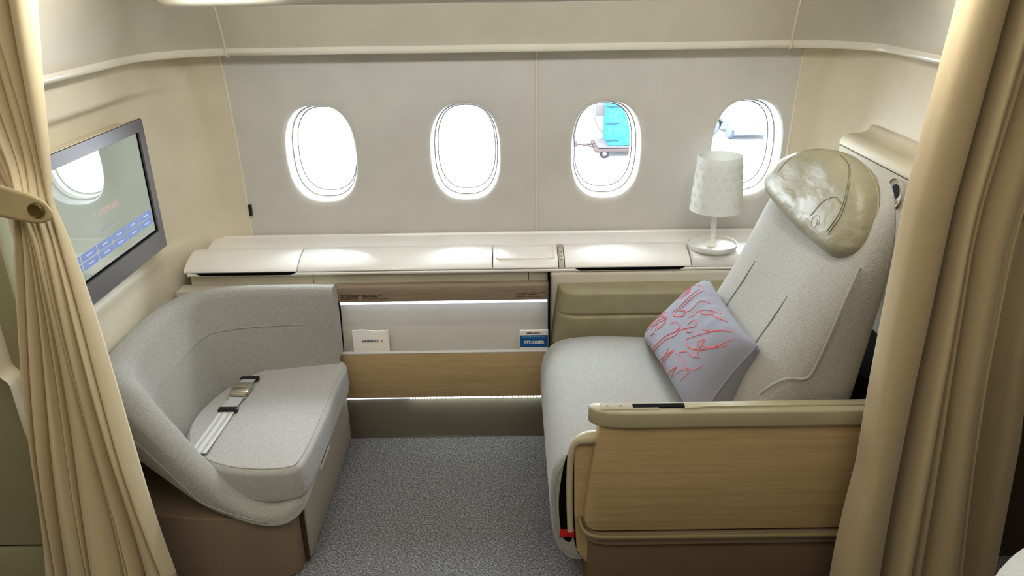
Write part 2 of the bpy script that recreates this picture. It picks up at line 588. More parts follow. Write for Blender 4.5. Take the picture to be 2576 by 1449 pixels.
# ---- overhead soffit running round three sides, with a rolled lower lip
def soffit_path():
    P = []
    xl, xr, yb, r = -1.205, 1.205, 2.70, .24
    for y in (1.55, 1.8, 2.1, 2.3): P.append((Vector((xl, y)), Vector((1, 0))))
    for k in range(0, 17):
        a = k / 16 * PI / 2
        n = Vector((math.cos(a), -math.sin(a)))
        P.append((Vector((xl + r, yb - r)) - n * r, n))
    for x in (-.965, -.6, -.3, 0, .3, .6, .965):
        P.append((Vector((x, yb)), Vector((0, -1))))
    for k in range(0, 17):
        a = k / 16 * PI / 2
        n = Vector((-math.sin(a), -math.cos(a)))
        P.append((Vector((xr - r, yb - r)) - n * r, n))
    for y in (2.3, 2.1, 1.8, 1.55): P.append((Vector((xr, y)), Vector((-1, 0))))
    return P
prof = [(-.16, 1.492), (-.06, 1.478), (-.025, 1.4705), (-.010, 1.4690), (.001, 1.4710), (.007, 1.4765), (.0095, 1.485), (.0088, 1.496), (.0092, 1.508), (.015, 1.532), (.035, 1.60), (.058, 1.66), (.085, 1.74), (.11, 1.85), (.13, 2.2)]
b = MB()
path = soffit_path()
rings = [[Vector((p.x + n.x * d, p.y + n.y * d, z)) for p, n in path] for d, z in prof]
b.mat(M['soffit'])
b.loft(rings[7:], closed=False)
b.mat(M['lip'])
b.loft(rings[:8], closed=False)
struct(b.build('ceiling_soffit', angle=60), 'overhead soffit with rolled lower lip above the windows')
for n, x in enumerate((-.965, .965)):
    b = MB().mat(M['joint'])
    b.tube([(x, 2.70 - d - .001, z) for d, z in prof[3:13]], .0035, 8)
    struct(b.build('trim_%d' % (n + 4)), ['left soffit joint strip', 'right soffit joint strip'][n])

# ---- rounded white overhead panel whose lower rim shows at the very top
b = MB().mat(M['ceiling'])
out = roundrect(-.92, .98, 2.02, 2.36, .12, 8)
b.pillowed(out, 1.653, 2.19, .03, XY, 0)
struct(b.build('ceiling_panel'), 'white rounded overhead panel at the top')

# ---- ceiling and the rest of the cabin behind the viewer
b = MB().mat(M['ceiling'])
b.box(-2.65, 2.65, -1.65, 2.95, 2.2, 2.25, 0)
struct(b.build('ceiling', smooth=False), 'pale cabin ceiling')
b = MB().mat(M['hull'])
b.box(-2.65, -2.6, -1.65, 2.95, 0, 2.2, 0)
struct(b.build('wall_far_left', smooth=False), 'cabin side beyond the aisle')
b = MB().mat(M['hull'])
b.box(2.6, 2.65, -1.65, 2.95, 0, 2.2, 0)
struct(b.build('wall_far_right', smooth=False), 'cabin side beyond the aisle')
b = MB().mat(M['hull'])
b.box(-2.65, 2.65, -1.65, -1.6, 0, 2.2, 0)
struct(b.build('wall_front', smooth=False), 'cabin partition behind the viewer')

# sage bulkhead end panel left of the curtain, with its dark skirting line
b = MB().mat(M['sage'])
b.box(-2.3, -1.23, 1.72, 1.78, .222, 2.2, .01)
b.box(-2.3, -1.23, 1.72, 1.78, .0, .212, .004)
b.mat(M['black']); b.box(-2.3, -1.235, 1.735, 1.78, .208, .226, 0)
struct(b.build('wall_end_left'), 'sage bulkhead end beside the left curtain')
# dark brown panel right of the right curtains
b = MB().mat(M['brown'])
b.box(1.27, 2.4, 1.86, 1.92, 0, 2.2, .01)
struct(b.build('wall_end_right'), 'dark brown bulkhead end beside the right curtain')

# ================================================================== SIDE CONSOLE
con = thing('side_console', 'cream lacquered side console with oak pocket panel running under the windows', 'console', (0, 2.7, 0))
# top ledge along the wall
b = MB().mat(M['console'])
b.prism([(2.72, .735), (2.74, .755), (2.80, .764), (2.832, .768), (2.836, .775), (2.846, .775), (2.849, .70), (2.72, .70)], -1.17, 1.16, YZ, .0015)
b.build('top_ledge', None, con)
lidprof = [(2.742, .7575), (2.715, .7555), (2.69, .7520), (2.668, .7470), (2.648, .7405), (2.630, .7325), (2.616, .7250), (2.607, .7180), (2.604, .712), (2.606, .708), (2.63, .706), (2.742, .70)]
def lid(name, x0, x1, parent=con, mat='console', prof=lidprof):
    bb = MB().mat(M[mat])
    bb.prism(prof, x0, x1, YZ, .002)
    return bb.build(name, None, parent)
l1 = lid('storage_lid', -1.215, -.797)
l2 = lid('storage_lid', -.792, -.073)
l3 = lid('storage_lid', .198, .664)
lid('end_panel', .669, 1.19, prof=[(2.742, .7575), (2.645, .7575), (2.624, .7545), (2.611, .7465), (2.605, .734), (2.605, .708), (2.63, .706), (2.742, .70)])
# tray lid with a raised rim
tl = lid('tray_lid', -.069, .172)
b = MB().mat(M['console'])
def onlid(x, s):        # s 0 back .. 1 front on the sloping lid
    y = 2.735 - s * .105
    z = .7573 - .004 * s - .0205 * s * s
    return Vector((x, y, z + .001))
rim = [onlid(x, s) for x, s in ((-.055, .06), (.158, .06), (.158, .92), (-.055, .92))]
path = []
for k in range(4):
    a, c = rim[k], rim[(k + 1) % 4]
    path += [a.lerp(c, t) for t in (.04, .3, .7, .96)]
b.tube(path + path[:1], .0045, 8)
b.build('tray_rim', None, tl)
# slim remote holder
b = MB().mat(M['grey'])
b.prism([(p[0], p[1] - .001) for p in lidprof], .1755, .1945, YZ, .0015)
for s in (.12, .5, .72, .9):
    o = onlid(.185, s)
    b.box(.179, .191, o.y - .011, o.y + .011, o.z - .006, o.z + .0005, .001)
b.build('remote_cradle', None, con)
# lower lip strip under the lids with the two dark finger slots
b = MB().mat(M['console'])
b.prism([(2.606, .7055), (2.604, .701), (2.606, .695), (2.614, .692), (2.66, .692), (2.66, .7055)], -1.205, 1.19, YZ, .001)
b.build('lower_lip', None, con)
for x0, x1, l in ((-1.17, -.80, l1), (.235, .64, l3)):
    b = MB().mat(M['black'])
    b.prism([(x0, .7085), (x1, .7085), (x1 - .018, .699), (x0 + .02, .699)], 2.6015, 2.612, XZ, 0)
    b.build('finger_slot', None, l)
# fascia, ledge behind the ottoman, recess
b = MB().mat(M['fascia'])
b.box(-1.205, .135, 2.632, 2.70, .6, .695, .002)
b.mat(M['black'])
b.box(-.747, -.745, 2.6312, 2.64, .645, .692, 0); b.box(.062, .064, 2.6312, 2.64, .645, .692, 0)
b.build('fascia', None, con)
b = MB().mat(M['fascia'])
b.box(-1.24, -.664, 2.565, 2.64, .0, .652, .004)
b.build('rear_ledge', None, con)
b = MB().mat(M['wood2'])
b.prism(catmull([(2.604, .584), (2.602, .60), (2.602, .63), (2.606, .645), (2.614, .651)], 3) + [Vector((2.66, .651)), Vector((2.66, .584))], -.655, .136, YZ, 0)
st = b.build('oak_strip', None, con)
# the small print on the strip, at its place and size (too small in the picture to read as words)
b = MB().mat(M['ink'])
def printline(x0, z, words, h):
    x = x0
    for w in words:
        n = max(2, int(w / .0034)); 
        for k in range(n):
            q = x + w * k / n
            b.box(q, q + w / n * .8, 2.6005, 2.6025, z, z + h * (1.0 if k % 3 else .75), 0)
        x += w + .004
printline(-.645, .6115, [.013, .008, .032, .015, .018, .032, .016], .0034)
printline(-.645, .6045, [.016, .048], .0034); printline(-.562, .6048, [.026, .028], .0034)
printline(-.645, .5975, [.066], .0018); printline(-.562, .5978, [.060, .036], .0018)
printline(.012, .6125, [.009, .010, .022, .022, .006, .022], .0034)
printline(.012, .6055, [.006, .034, .034], .0034)
printline(.012, .5975, [.036, .060], .0018)
pr_ = b.build('small_print', None, st); pr_['kind'] = 'stuff'
b = MB().mat(M['recess'])
b.grid(lambda u, v: Vector((-.66 + .797 * u, 2.655 - .022 * (1 - v) ** 1.5, .36 + .23 * v)), 6, 10)
b.build('recess_panel', None, con)
b = MB().mat(M['led'])
b.box(-.652, .132, 2.612, 2.632, .570, .5805, .001)
b.build('recess_light_strip', None, con)
b = MB().mat(M['wood'])
b.box(-.66, .137, 2.546, 2.564, .200, .392, .002)
b.mat(M['recess']); b.box(-.66, .137, 2.5455, 2.565, .3915, .396, .001)
b.build('pocket_panel', None, con)
b = MB().mat(M['recess'])
b.box(-.66, .137, 2.555, 2.64, .33, .34, .001)
b.build('pocket_floor', None, con)
b = MB().mat(M['ledbead'])
for k in range(46):
    x = -.40 + .53 * k / 45
    b.box(x - .0042, x + .0042, 2.549, 2.556, .192, .1985, .001, 1)
led2 = b.build('floor_light_strip', None, con)
led2['kind'] = 'stuff'
b = MB().mat(M['led'])
b.box(-.655, -.41, 2.556, 2.566, .190, .197, .001)
b.box(-.41, .132, 2.558, 2.566, .199, .204, .001)
b.build('floor_light_diffuser', None, con)
b = MB().mat(M['kick'])
b.box(-.66, .137, 2.568, 2.63, .0, .33, .001)
b.build('kick_panel', None, con)
b = MB().mat(M['black'])
b.box(.1365, .1415, 2.575, 2.66, .0, .69, 0)
b.build('shadow_gap', None, con)
# pedestal beside the seat: rounded frame and quilted arm pad
b = MB().mat(M['fascia'])
b.box(.1415, 1.19, 2.602, 2.72, .0, .692, .012, 3)
b.build('pedestal', None, con)
b = MB().mat(M['pad'])
def padfn(u, v):
    # u along x, v from bottom to top; slanted left end, pillowed front, one horizontal crease
    z = .42 + .232 * v
    xl = .148 + .024 * v ** 1.3
    x = xl + (1.10 - xl) * u
    e = min(u * 12, 1.0); e = math.sqrt(max(0, 1 - (1 - e) ** 2))
    t = min(1, (1 - v) / .09); t = math.sqrt(max(0, 1 - (1 - t) ** 2))
    cr = -.007 * math.exp(-((v - .56) / .022) ** 2)
    y = 2.601 - (.072 + .016 * (1 - v) + cr) * e * t
    return Vector((x, y, z))
rings = [[padfn((i / 60) ** 2, j / 60) for i in range(61)] for j in range(61)]
b.loft(rings, closed=False)
b.build('arm_pad', None, con, angle=60)

# ================================================================== WALL SCREEN
tv = thing('wall_screen', 'dark framed entertainment screen mounted on the left bulkhead', 'screen', (-1.25, 2.17, 1.07))
XF = -1.20
b = MB().mat(M['bezel'])
oy0, oy1, oz0, oz1 = 1.853, 2.492, .860, 1.300
iy0, iy1, iz0, iz1 = 1.889, 2.456, .925, 1.262
outer = roundrect(oy0, oy1, oz0, oz1, .008, 4)
inner = roundrect(iy0, iy1, iz0, iz1, .002, 4)
b.loft([[Vector((XF - .020, p[0] * .995 + 2.17 * .005, p[1] * .995 + 1.07 * .005)) for p in outer], [Vector((XF - .016, p[0], p[1])) for p in outer], [Vector((XF - .002, p[0], p[1])) for p in outer],
        [Vector((XF, p[0] * .998 + 2.17 * .002, p[1] * .998 + 1.07 * .002)) for p in outer], [Vector((XF, p[0], p[1])) for p in inner], [Vector((XF - .008, p[0], p[1])) for p in inner]], True, False, False)
b.mat(M['bezeledge'])
eo = roundrect(oy0 - .002, oy1 + .002, oz0 - .002, oz1 + .002, .009, 4)
b.tube([Vector((XF - .006, p[0], p[1])) for p in eo] + [Vector((XF - .006, eo[0][0], eo[0][1]))], .0022, 6)
b.build('bezel', None, tv)
b = MB().mat(M['beige'])
b.box(-1.284, XF - .017, oy0 + .02, oy1 - .02, oz0 + .02, oz1 - .012, .006)
b.build('wall_mount', None, tv)
b = MB().mat(M['black'])
for y0_, y1_, z0_, z1_ in ((iy1 - .009, iy1, iz0, iz1), (iy0, iy0 + .004, iz0, iz1), (iy0 + .004, iy1 - .009, iz0, iz0 + .008), (iy0 + .004, iy1 - .009, iz1 - .003, iz1)):
    b.box(XF - .0076, XF - .0065, y0_, y1_, z0_, z1_, 0)
b.build('inner_border', None, tv)
b = MB().mat(M['screen'])
b.box(-1.235, XF - .0075, iy0, iy1, iz0, iz1, 0)
scr = b.build('display', None, tv, smooth=False)
XS = XF - .0072
b = MB().mat(M['scrred'])
b.text('LA PREMIÈRE', .027, (XS, 2.1725, 1.078), (0, 1, 0), (0, 0, 1), 'CENTER', 0.0, 1.05)
b.build('menu_title', None, scr, smooth=False)
b = MB().mat(M['scrtext'])
b.text('AIRFRANCE', .0145, (XS, 2.166, 1.034), (0, 1, 0), (0, 0, 1), 'CENTER', .0003, 1.15)
b.add([(XS + .0004, 2.222, 1.034), (XS + .0004, 2.226, 1.034), (XS + .0004, 2.234, 1.046), (XS + .0004, 2.230, 1.046)], [(0, 1, 2, 3)])
b.build('airline_name', None, scr, smooth=False)
for r in range(2):
    for c in range(6):
        y0 = 1.902 + c * .0905
        z0 = .9865 - r * .0255
        b = MB().mat(M['scrblue'])
        p = roundrect(y0, y0 + .084, z0, z0 + .0215, .003, 3)
        b.add([Vector((XS + .0003, q[0], q[1])) for q in p], [tuple(range(len(p)))])
        b.mat(M['scrwhite'])
        b.add([Vector((XS + .0006, y0 + .026, z0 + .0085)), Vector((XS + .0006, y0 + .058, z0 + .0085)), Vector((XS + .0006, y0 + .058, z0 + .0125)), Vector((XS + .0006, y0 + .026, z0 + .0125))], [(0, 1, 2, 3)])
        b.build('menu_button', None, scr, smooth=False)

# black latch on the left joint
b = MB().mat(M['blackgloss'])
b.box(-1.024, -1.012, 2.838, 2.853, .855, .90, .003)
tag(b.build('panel_latch'), 'small black latch on the window wall beside the left joint strip', 'latch')
b = MB().mat(M['blackgloss'])
b.box(.800, .8055, 2.842, 2.853, .806, .846, .001)
tag(b.build('wall_slot'), 'thin dark vertical slot cover on the wall behind the lamp stem', 'cover')

# ================================================================== OTTOMAN
ot = thing('ottoman', 'grey tub shaped ottoman with taupe drawer base under the wall screen', 'ottoman', (-.92, 2.15, 0))
# outline x, y, rim height, outer bottom, thickness, lean
OT = [(-.642, 2.548, .690, .42, .060, .02), (-.78, 2.552, .692, .42, .066, .10), (-.93, 2.553, .692, .42, .072, .18), (-1.07, 2.545, .690, .42, .085, .26), (-1.17, 2.50, .686, .42, .092, .30), (-1.232, 2.40, .682, .42, .095, .32),
      (-1.252, 2.25, .679, .42, .098, .32), (-1.252, 2.10, .677, .42, .100, .30), (-1.236, 1.985, .674, .44, .102, .24), (-1.185, 1.885, .668, .46, .100, .18), (-1.10, 1.822, .635, .44, .096, .13),
      (-1.00, 1.792, .535, .37, .094, .10), (-.90, 1.783, .405, .285, .094, .08), (-.80, 1.783, .300, .235, .094, .04), (-.725, 1.787, .275, .212, .090, .0), (-.668, 1.806, .277, .212, .085, .0), (-.636, 1.862, .292, .228, .080, .0), (-.632, 2.0, .305, .245, .075, .0), (-.632, 2.3, .310, .248, .075, .0), (-.634, 2.545, .310, .248, .075, .0)]
dense = []
def cat1(vals, i, t):
    p0, p1, p2, p3 = vals[max(0, i - 1)], vals[i], vals[i + 1], vals[min(len(vals) - 1, i + 2)]
    return [.5 * ((2 * b_) + (-a_ + c_) * t + (2 * a_ - 5 * b_ + 4 * c_ - d_) * t * t + (-a_ + 3 * b_ - 3 * c_ + d_) * t ** 3) for a_, b_, c_, d_ in zip(p0, p1, p2, p3)]
for i in range(len(OT) - 1):
    for k in range(6): dense.append(cat1(OT, i, k / 6))
dense.append(list(OT[-1]))
rings = []
seamline, rimpath = [], []
for i, q in enumerate(dense):
    a = dense[max(0, i - 1)]; c = dense[min(len(dense) - 1, i + 1)]
    t = Vector((c[0] - a[0], c[1] - a[1])).normalized()
    n = Vector((-t.y, t.x))                       # path runs anticlockwise seen from above: inside is on its left
    x, y, r, bt, th, ln = q
    P = lambda d, z: Vector((x + n.x * d, y + n.y * d, z))
    rr = min(.042, (r - bt) * .45, th * .48)
    zi = min(.30, r - .05)
    ring = [P(.035, bt - .012), P(.012, bt + .002), P(.0, bt + .02), P(-.004, bt * .5 + (r - rr) * .5), P(.0, r - rr)]
    for k in range(1, 8):
        aa = PI - k / 8 * PI
        ring.append(P(th / 2 + math.cos(aa) * th / 2, r - rr + math.sin(aa) * rr))
    ring.append(P(th, r - rr))
    for k in range(1, 5):
        zq = (r - rr) * (1 - k / 5) + zi * k / 5
        ring.append(P(th + ln * (r - zq) * 1.0, zq))
    ring += [P(th + ln * (r - zi), zi), P(th, bt - .012)]
    rings.append(ring)
    if .04 < i / len(dense) < .62 : seamline.append(P(th + ln * (r - (r - .135)), r - .135) if r > .5 else None)
    if r > .2: rimpath.append(P(-.004, max(bt + .03, r - rr - .055)))
b = MB().mat(M['fabricshell'])
b.loft(rings)
sh = b.build('upholstered_shell', None, ot, angle=70)
b = MB().mat(M['fabricshell'])
b.tube([p for p in seamline if p is not None], .0026, 6)
b.build('shell_seam', None, sh)
b = MB().mat(M['fabricshell'])
k0 = int(len(rimpath) * .42); k1 = int(len(rimpath) * .74)
b.tube(rimpath[k0:k1], .0016, 6)
b.build('outer_seam', None, sh)
# D-shaped cushion
cush = catmull([(-.627, 2.50), (-.76, 2.50), (-.90, 2.455), (-1.00, 2.34), (-1.05, 2.18), (-1.045, 2.05), (-1.00, 1.945), (-.92, 1.875), (-.82, 1.835), (-.72, 1.826), (-.655, 1.838), (-.628, 1.88), (-.618, 2.05), (-.618, 2.30)], 6, True)
b = MB().mat(M['fabric'])
b.pillowed(cush, .270, .390, .022, XY, .012, 5, 6)
cu = b.build('seat_cushion', None, ot)
b = MB().mat(M['fabric'])
nr = inward(cush)
pip = [Vector((p.x + n.x * .016, p.y + n.y * .016, .3895)) for p, n in zip(cush, nr)]
b.tube(pip + pip[:1], .0028, 6)
b.build('cushion_piping', None, cu)
# base
bp = catmull([(-.668, 2.545), (-.70, 2.548), (-.95, 2.545), (-1.2, 2.5), (-1.24, 2.25), (-1.225, 2.0), (-1.14, 1.86), (-1.0, 1.815), (-.85, 1.805), (-.74, 1.81), (-.69, 1.825), (-.668, 1.87), (-.666, 2.1), (-.666, 2.35)], 5, True)
b = MB().mat(M['taupe'])
b.pillowed(bp, .002, .238, .004, XY)
b.build('base', None, ot)
b = MB().mat(M['taupelight'])
b.box(-.665, -.648, 1.885, 2.545, .018, .243, .004)
dr = b.build('drawer', None, ot)
b = MB().mat(M['brown'])
b.box(-.664, -.653, 1.879, 1.885, .01, .24, 0)
b.build('drawer_gap', None, ot)
b = MB().mat(M['paper'])
b.box(-.660, -.6455, 2.09, 2.225, .196, .232, .002)
b.mat(M['blackgloss']); b.box(-.656, -.6450, 2.098, 2.217, .216, .230, 0)
b.build('handle_recess', None, dr)

# seat belt lying on the ottoman cushion
sb = thing('seat_belt', 'pale two-stripe lap belt with steel buckle lying across the ottoman cushion', 'seat belt', (-.94, 2.2, .39))
def beltz(y): return .396 + .004 * math.sin((y - 1.9) * 6)
def strip(bb, pts, w, th=.0022, off=0.0):
    for i in range(len(pts) - 1):
        a, c = Vector(pts[i]), Vector(pts[i + 1])
        t = (c - a).normalized(); s = t.cross(Vector((0, 0, 1))).normalized()
        u = Vector((0, 0, th / 2))
        o = s * off
        vs = [a + o - s * w / 2 - u, a + o + s * w / 2 - u, a + o + s * w / 2 + u, a + o - s * w / 2 + u,
              c + o - s * w / 2 - u, c + o + s * w / 2 - u, c + o + s * w / 2 + u, c + o - s * w / 2 + u]
        bb.add(vs, [(0, 1, 2, 3), (7, 6, 5, 4), (0, 4, 5, 1), (1, 5, 6, 2), (2, 6, 7, 3), (3, 7, 4, 0)])
BX = -.938
b = MB().mat(M['web'])
pl = [(BX - .012, 1.90, .402), (BX - .010, 1.97, .400), (BX - .006, 2.05, .400), (BX - .003, 2.135, .402)]
strip(b, pl, .05)
b.mat(M['webgrey'])
up2 = [(p[0], p[1], p[2] + .0013) for p in pl]
strip(b, up2, .008, .0012, .011); strip(b, up2, .008, .0012, -.011)
b.build('webbing', None, sb)
b = MB().mat(M['blackgloss'])
b.box(BX - .033, BX + .031, 2.128, 2.150, .396, .412, .004)
b.build('slide_adjuster', None, sb)
b = MB().mat(M['webgrey'])
strip(b, [(BX - .003, 2.145, .404), (BX + .001, 2.19, .406), (BX + .002, 2.215, .406)], .048, .003)
b.build('tongue_webbing', None, sb)
b = MB().mat(M['steel'])
b.tube([(BX - .026, 2.205, .406), (BX - .026, 2.235, .408), (BX + .028, 2.235, .408), (BX + .028, 2.205, .406)], .0028, 8)
b.box(BX - .022, BX + .024, 2.222, 2.25, .404, .408, .001)
b.build('tongue', None, sb)
b = MB().mat(M['steel'])
b.prism([(2.236, .400), (2.236, .412), (2.248, .420), (2.282, .424), (2.296, .418), (2.30, .400)], BX - .030, BX + .034, YZ, .003)
b.mat(M['blackgloss']); b.box(BX - .024, BX + .028, 2.233, 2.24, .401, .410, .001)
bk = b.build('buckle', None, sb)
b = MB().mat(M['steel'])
b.box(BX - .020, BX + .024, 2.25, 2.285, .4215, .4255, .002)
b.build('buckle_flap', None, bk)
b = MB().mat(M['webgrey'])
strip(b, [(BX + .002, 2.295, .406), (BX + .003, 2.33, .406), (BX + .005, 2.345, .404)], .048, .003)
b.build('buckle_webbing', None, sb)
b = MB().mat(M['blackgloss'])
b.box(BX - .028, BX + .038, 2.338, 2.358, .396, .410, .004)
b.build('slide_adjuster', None, sb)

sb.location.z += .004

# ================================================================== MAIN SEAT
seat = thing('suite_seat', 'large grey reclining seat with leather headrest and oak side panel', 'seat', (.6, 2.1, 0))
# cushion and leg-rest roll, side profile swept across the width
sp = catmull([(.80, .475), (.55, .500), (.34, .512), (.22, .508), (.155, .490), (.118, .452), (.103, .40), (.100, .32), (.106, .24), (.118, .175), (.138, .135), (.170, .115), (.205, .115), (.215, .14), (.200, .20), (.19, .30), (.20, .40), (.30, .44), (.55, .43), (.80, .42)], 5, True)
b = MB().mat(M['fabricseat'])
b.pillowed(sp, 1.742, 2.455, .03, XZ, .0, 5, 2)
sc_ = b.build('seat_cushion', None, seat, angle=60)
nr = inward(sp)
for yy in (1.747, 2.449):
    b = MB().mat(M['fabricseat'])
    pp = [Vector((p.x + n.x * .012, yy, p.y + n.y * .012)) for p, n in zip(sp, nr)]
    b.tube(pp[8:62], .0028, 6)
    b.build('cushion_piping', None, sc_)
# backrest: horizontal slices
def bf(z):  # front face
    return .612 + .44 * (z - .5) - .02 * math.exp(-((z - .62) / .12) ** 2)
def br(z):  # rear face
    return .925 + .045 * (z - .5)
YC, YH, ZTOP = 2.09, .335, 1.207
def slice_par(z):
    t = max(0.0, (z - .93) / (ZTOP + .002 - .93))
    k = max(0.0, 1 - t ** 2.4) ** .5
    f, r = bf(z), br(z)
    if z < .62: r -= (.62 - z) * .55
    hy = YH * (.45 + .55 * k)
    sk = 1 if z < ZTOP - .09 else max(.22, 1 - ((z - ZTOP + .09) / .09) ** 2 * .78)
    return (f + r) / 2 + .02 * (1 - sk), (r - f) / 2, sk, hy
def back_pt(x_, y_, z):
    cx, a, sk, hy = slice_par(z)
    xx = cx + a * x_ * sk
    if x_ < -.5:
        xx += .012 * math.exp(-(y_ / .42) ** 4) - .006
    xx += .030 * max(0, -y_) ** 2          # slight turn of the near side towards the back
    return Vector((xx, YC + hy * y_, z))
def back_front(y, z, lift=0.0):
    hy = slice_par(z)[3]
    y_ = (y - YC) / hy
    p = back_pt(-(max(0, 1 - abs(y_) ** 4.2)) ** (1 / 4.2), y_, z)
    return p - Vector((lift, 0, 0))
rings = []
for z in [.46, .50, .56, .64, .72, .80, .88, .94, .99, 1.03, 1.07, 1.10, 1.13, 1.155, 1.175, 1.19, 1.20, ZTOP]:
    rings.append([back_pt(x_, y_, z) for x_, y_ in superell(0, 0, 1, 1, 4.2, 64)])
b = MB().mat(M['fabric2'])
b.loft(rings)
bk = b.build('backrest', None, seat, angle=70)
# dart seams on the front and the welt on the near side
for yy in (2.235, 1.955):
    b = MB().mat(M['seamgrey'])
    b.tube([back_front(yy, z, .0005) for z in (.68, .73, .78, .83, .87)], [.0012, .0022, .0026, .0022, .0008], 8)
    b.build('dart_seam', None, bk)
b = MB().mat(M['fabric2'])
welt = catmull([(.875, 1.762, 1.03), (.850, 1.755, .95), (.822, 1.754, .84), (.795, 1.755, .74), (.775, 1.757, .715), (.735, 1.763, .712), (.700, 1.772, .690), (.672, 1.782, .655)], 6)
b.tube(welt, .0042, 8)
b.build('side_welt', None, bk)
# headrest
th = math.radians(24)
O = Vector((.862, 2.095, 1.02))
es = Vector((math.sin(th), 0, math.cos(th))); ey = Vector((.085, -1, -.02)).normalized(); en = Vector((-math.cos(th), 0, math.sin(th)))
HX = lambda a, b_, h: O + ey * a + es * b_ + en * h
HA = .292
def head_pt(a, c, side):
    """a: -1 far end .. 1 near end, c: -1 lower edge .. 1 upper edge"""
    bot = .012 - .022 * a - .018 * (1 - a * a)
    top = .112 + .014 * a + .122 * (1 - abs(a) ** 2.3)
    e = 1.0
    if abs(a) > .72: e = math.sqrt(max(0.0, 1 - ((abs(a) - .72) / .28) ** 2.4))
    m, h = (bot + top) / 2, (top - bot) / 2 * e
    t = (max(0, 1 - abs(a) ** 5) * max(0, 1 - abs(c) ** 4)) ** .40
    dent = -.010 * math.exp(-((a + .08) / .25) ** 2 - ((c - .1) / .5) ** 2)
    return HX(a * HA, m + h * c, .012 + (side * .062 * t + dent * (side > 0) * t) + .012 * a * a * 0)
b = MB().mat(M['leather'])
def heads(sd):
    return [[head_pt(math.sin((i / 60 - .5) * PI), math.sin((j / 40 - .5) * PI), sd) for i in range(61)] for j in range(41)]
b.loft(heads(1), closed=False); b.loft(heads(-1), closed=False)
hd = b.build('headrest', None, seat, angle=80, recalc=False)
b = MB().mat(M['leather'])
b.tube([head_pt(math.sin((i / 60 - .5) * PI), 1, 1) for i in range(61)] + [head_pt(math.sin((i / 60 - .5) * PI), -1, 1) for i in range(60, -1, -1)], .0032, 6)
b.build('headrest_piping', None, hd)
def onhead(a, c):
    p = head_pt(a, c, 1)
    return p + en * .0004
for off in (0, .035):
    b = MB().mat(M['stitch'])
    b.tube(catmull([onhead(a + off, c_) for a, c_ in ((.10, .93), (.36, .88), (.56, .70), (.68, .40), (.72, .0), (.70, -.45), (.66, -.90))], 5), .0010, 6)
    b.build('stitch_line', None, hd)
for pts in (((.70, .30), (.55, .25), (.42, -.05), (.36, -.45), (.20, -.90)), ((-.12, .95), (-.38, .85), (-.55, .50), (-.62, .0))):
    b = MB().mat(M['stitch'])
    b.tube(catmull([onhead(*p) for p in pts], 5), .0009, 6)
    b.build('stitch_line', None, hd)
b = MB().mat(M['leather'])
em = catmull([onhead(.47 + .075 * math.cos(t) * (1 - .07 * t), -.52 + .20 * math.sin(t) * (1 - .07 * t)) for t in [k * .6 for k in range(14)]], 3)
b.tube(em, .0007, 6)
b.build('embossed_emblem', None, hd)

# outer arm: oak panel, cap with control strip, trim, plinth
def armfront(z):       # curved front edge of the panel
    return .192 + .036 * ((z - .27) / .35) ** 1.4
pz = [.272 + .352 * k / 10 for k in range(11)]
b = MB().mat(M['wood'])
pan = [(1.02, .272), (.235, .272), (.215, .277), (.200, .288)] + [(armfront(z), z) for z in pz[1:]] + [(1.02, .624)]
b.prism(pan, 1.690, 1.742, XZ, .004)
b.build('side_panel', None, seat)
b = MB().mat(M['armcap'])
cap = [(1.02, 1.672), (.30, 1.672), (.245, 1.677), (.212, 1.690), (.198, 1.708), (.198, 1.722), (.206, 1.730), (1.02, 1.730)]
b.pillowed([Vector(p) for p in cap], .621, .668, .006, XY, 0, 3, 2)
ac = b.build('armrest_cap', None, seat, angle=50)
b = MB().mat(M['stowfront'])
b.box(.228, .38, 1.690, 1.7245, .664, .6705, .002)
cp = b.build('control_panel', None, ac)
for x in (.246, .282):
    b = MB().mat(M['recess'])
    b.tube([(x - .006, 1.705, .6712), (x, 1.711, .6712), (x + .006, 1.705, .6712)], .0009, 6)
    b.build('arrow_mark', None, cp)
b = MB().mat(M['black'])
b.box(.312, .448, 1.697, 1.7155, .664, .6712, 0)
b.build('table_slot', None, ac)
b = MB().mat(M['armcap'])
b.prism([(.435, 1.689), (.47, 1.699), (.50, 1.7015), (1.01, 1.7015), (1.01, 1.6955), (.51, 1.6955), (.47, 1.689)], .664, .6725, XY, .001)
b.build('table_rail', None, ac)
b = MB().mat(M['trimolive'])
b.tube(catmull([(.184, 1.75, .290), (.184, 1.725, .283), (.190, 1.700, .272), (.212, 1.683, .264), (.26, 1.676, .262), (.40, 1.675, .262), (.8, 1.675, .262), (1.02, 1.675, .262)], 5), .0075, 10)
b.build('lower_trim', None, seat)
b = MB().mat(M['taupe'])
b.prism([(1.02, 1.685), (.27, 1.685), (.225, 1.692), (.203, 1.712), (.199, 1.75), (1.02, 1.75)], .225, .262, XY, .003)
b.build('trim_rail', None, seat)
b = MB().mat(M['plinth'])
b.prism([(1.02, 1.700), (.26, 1.700), (.228, 1.706), (.210, 1.722), (.206, 1.76), (.206, 2.42), (1.02, 2.42)], .002, .225, XY, .003)
b.build('plinth', None, seat)
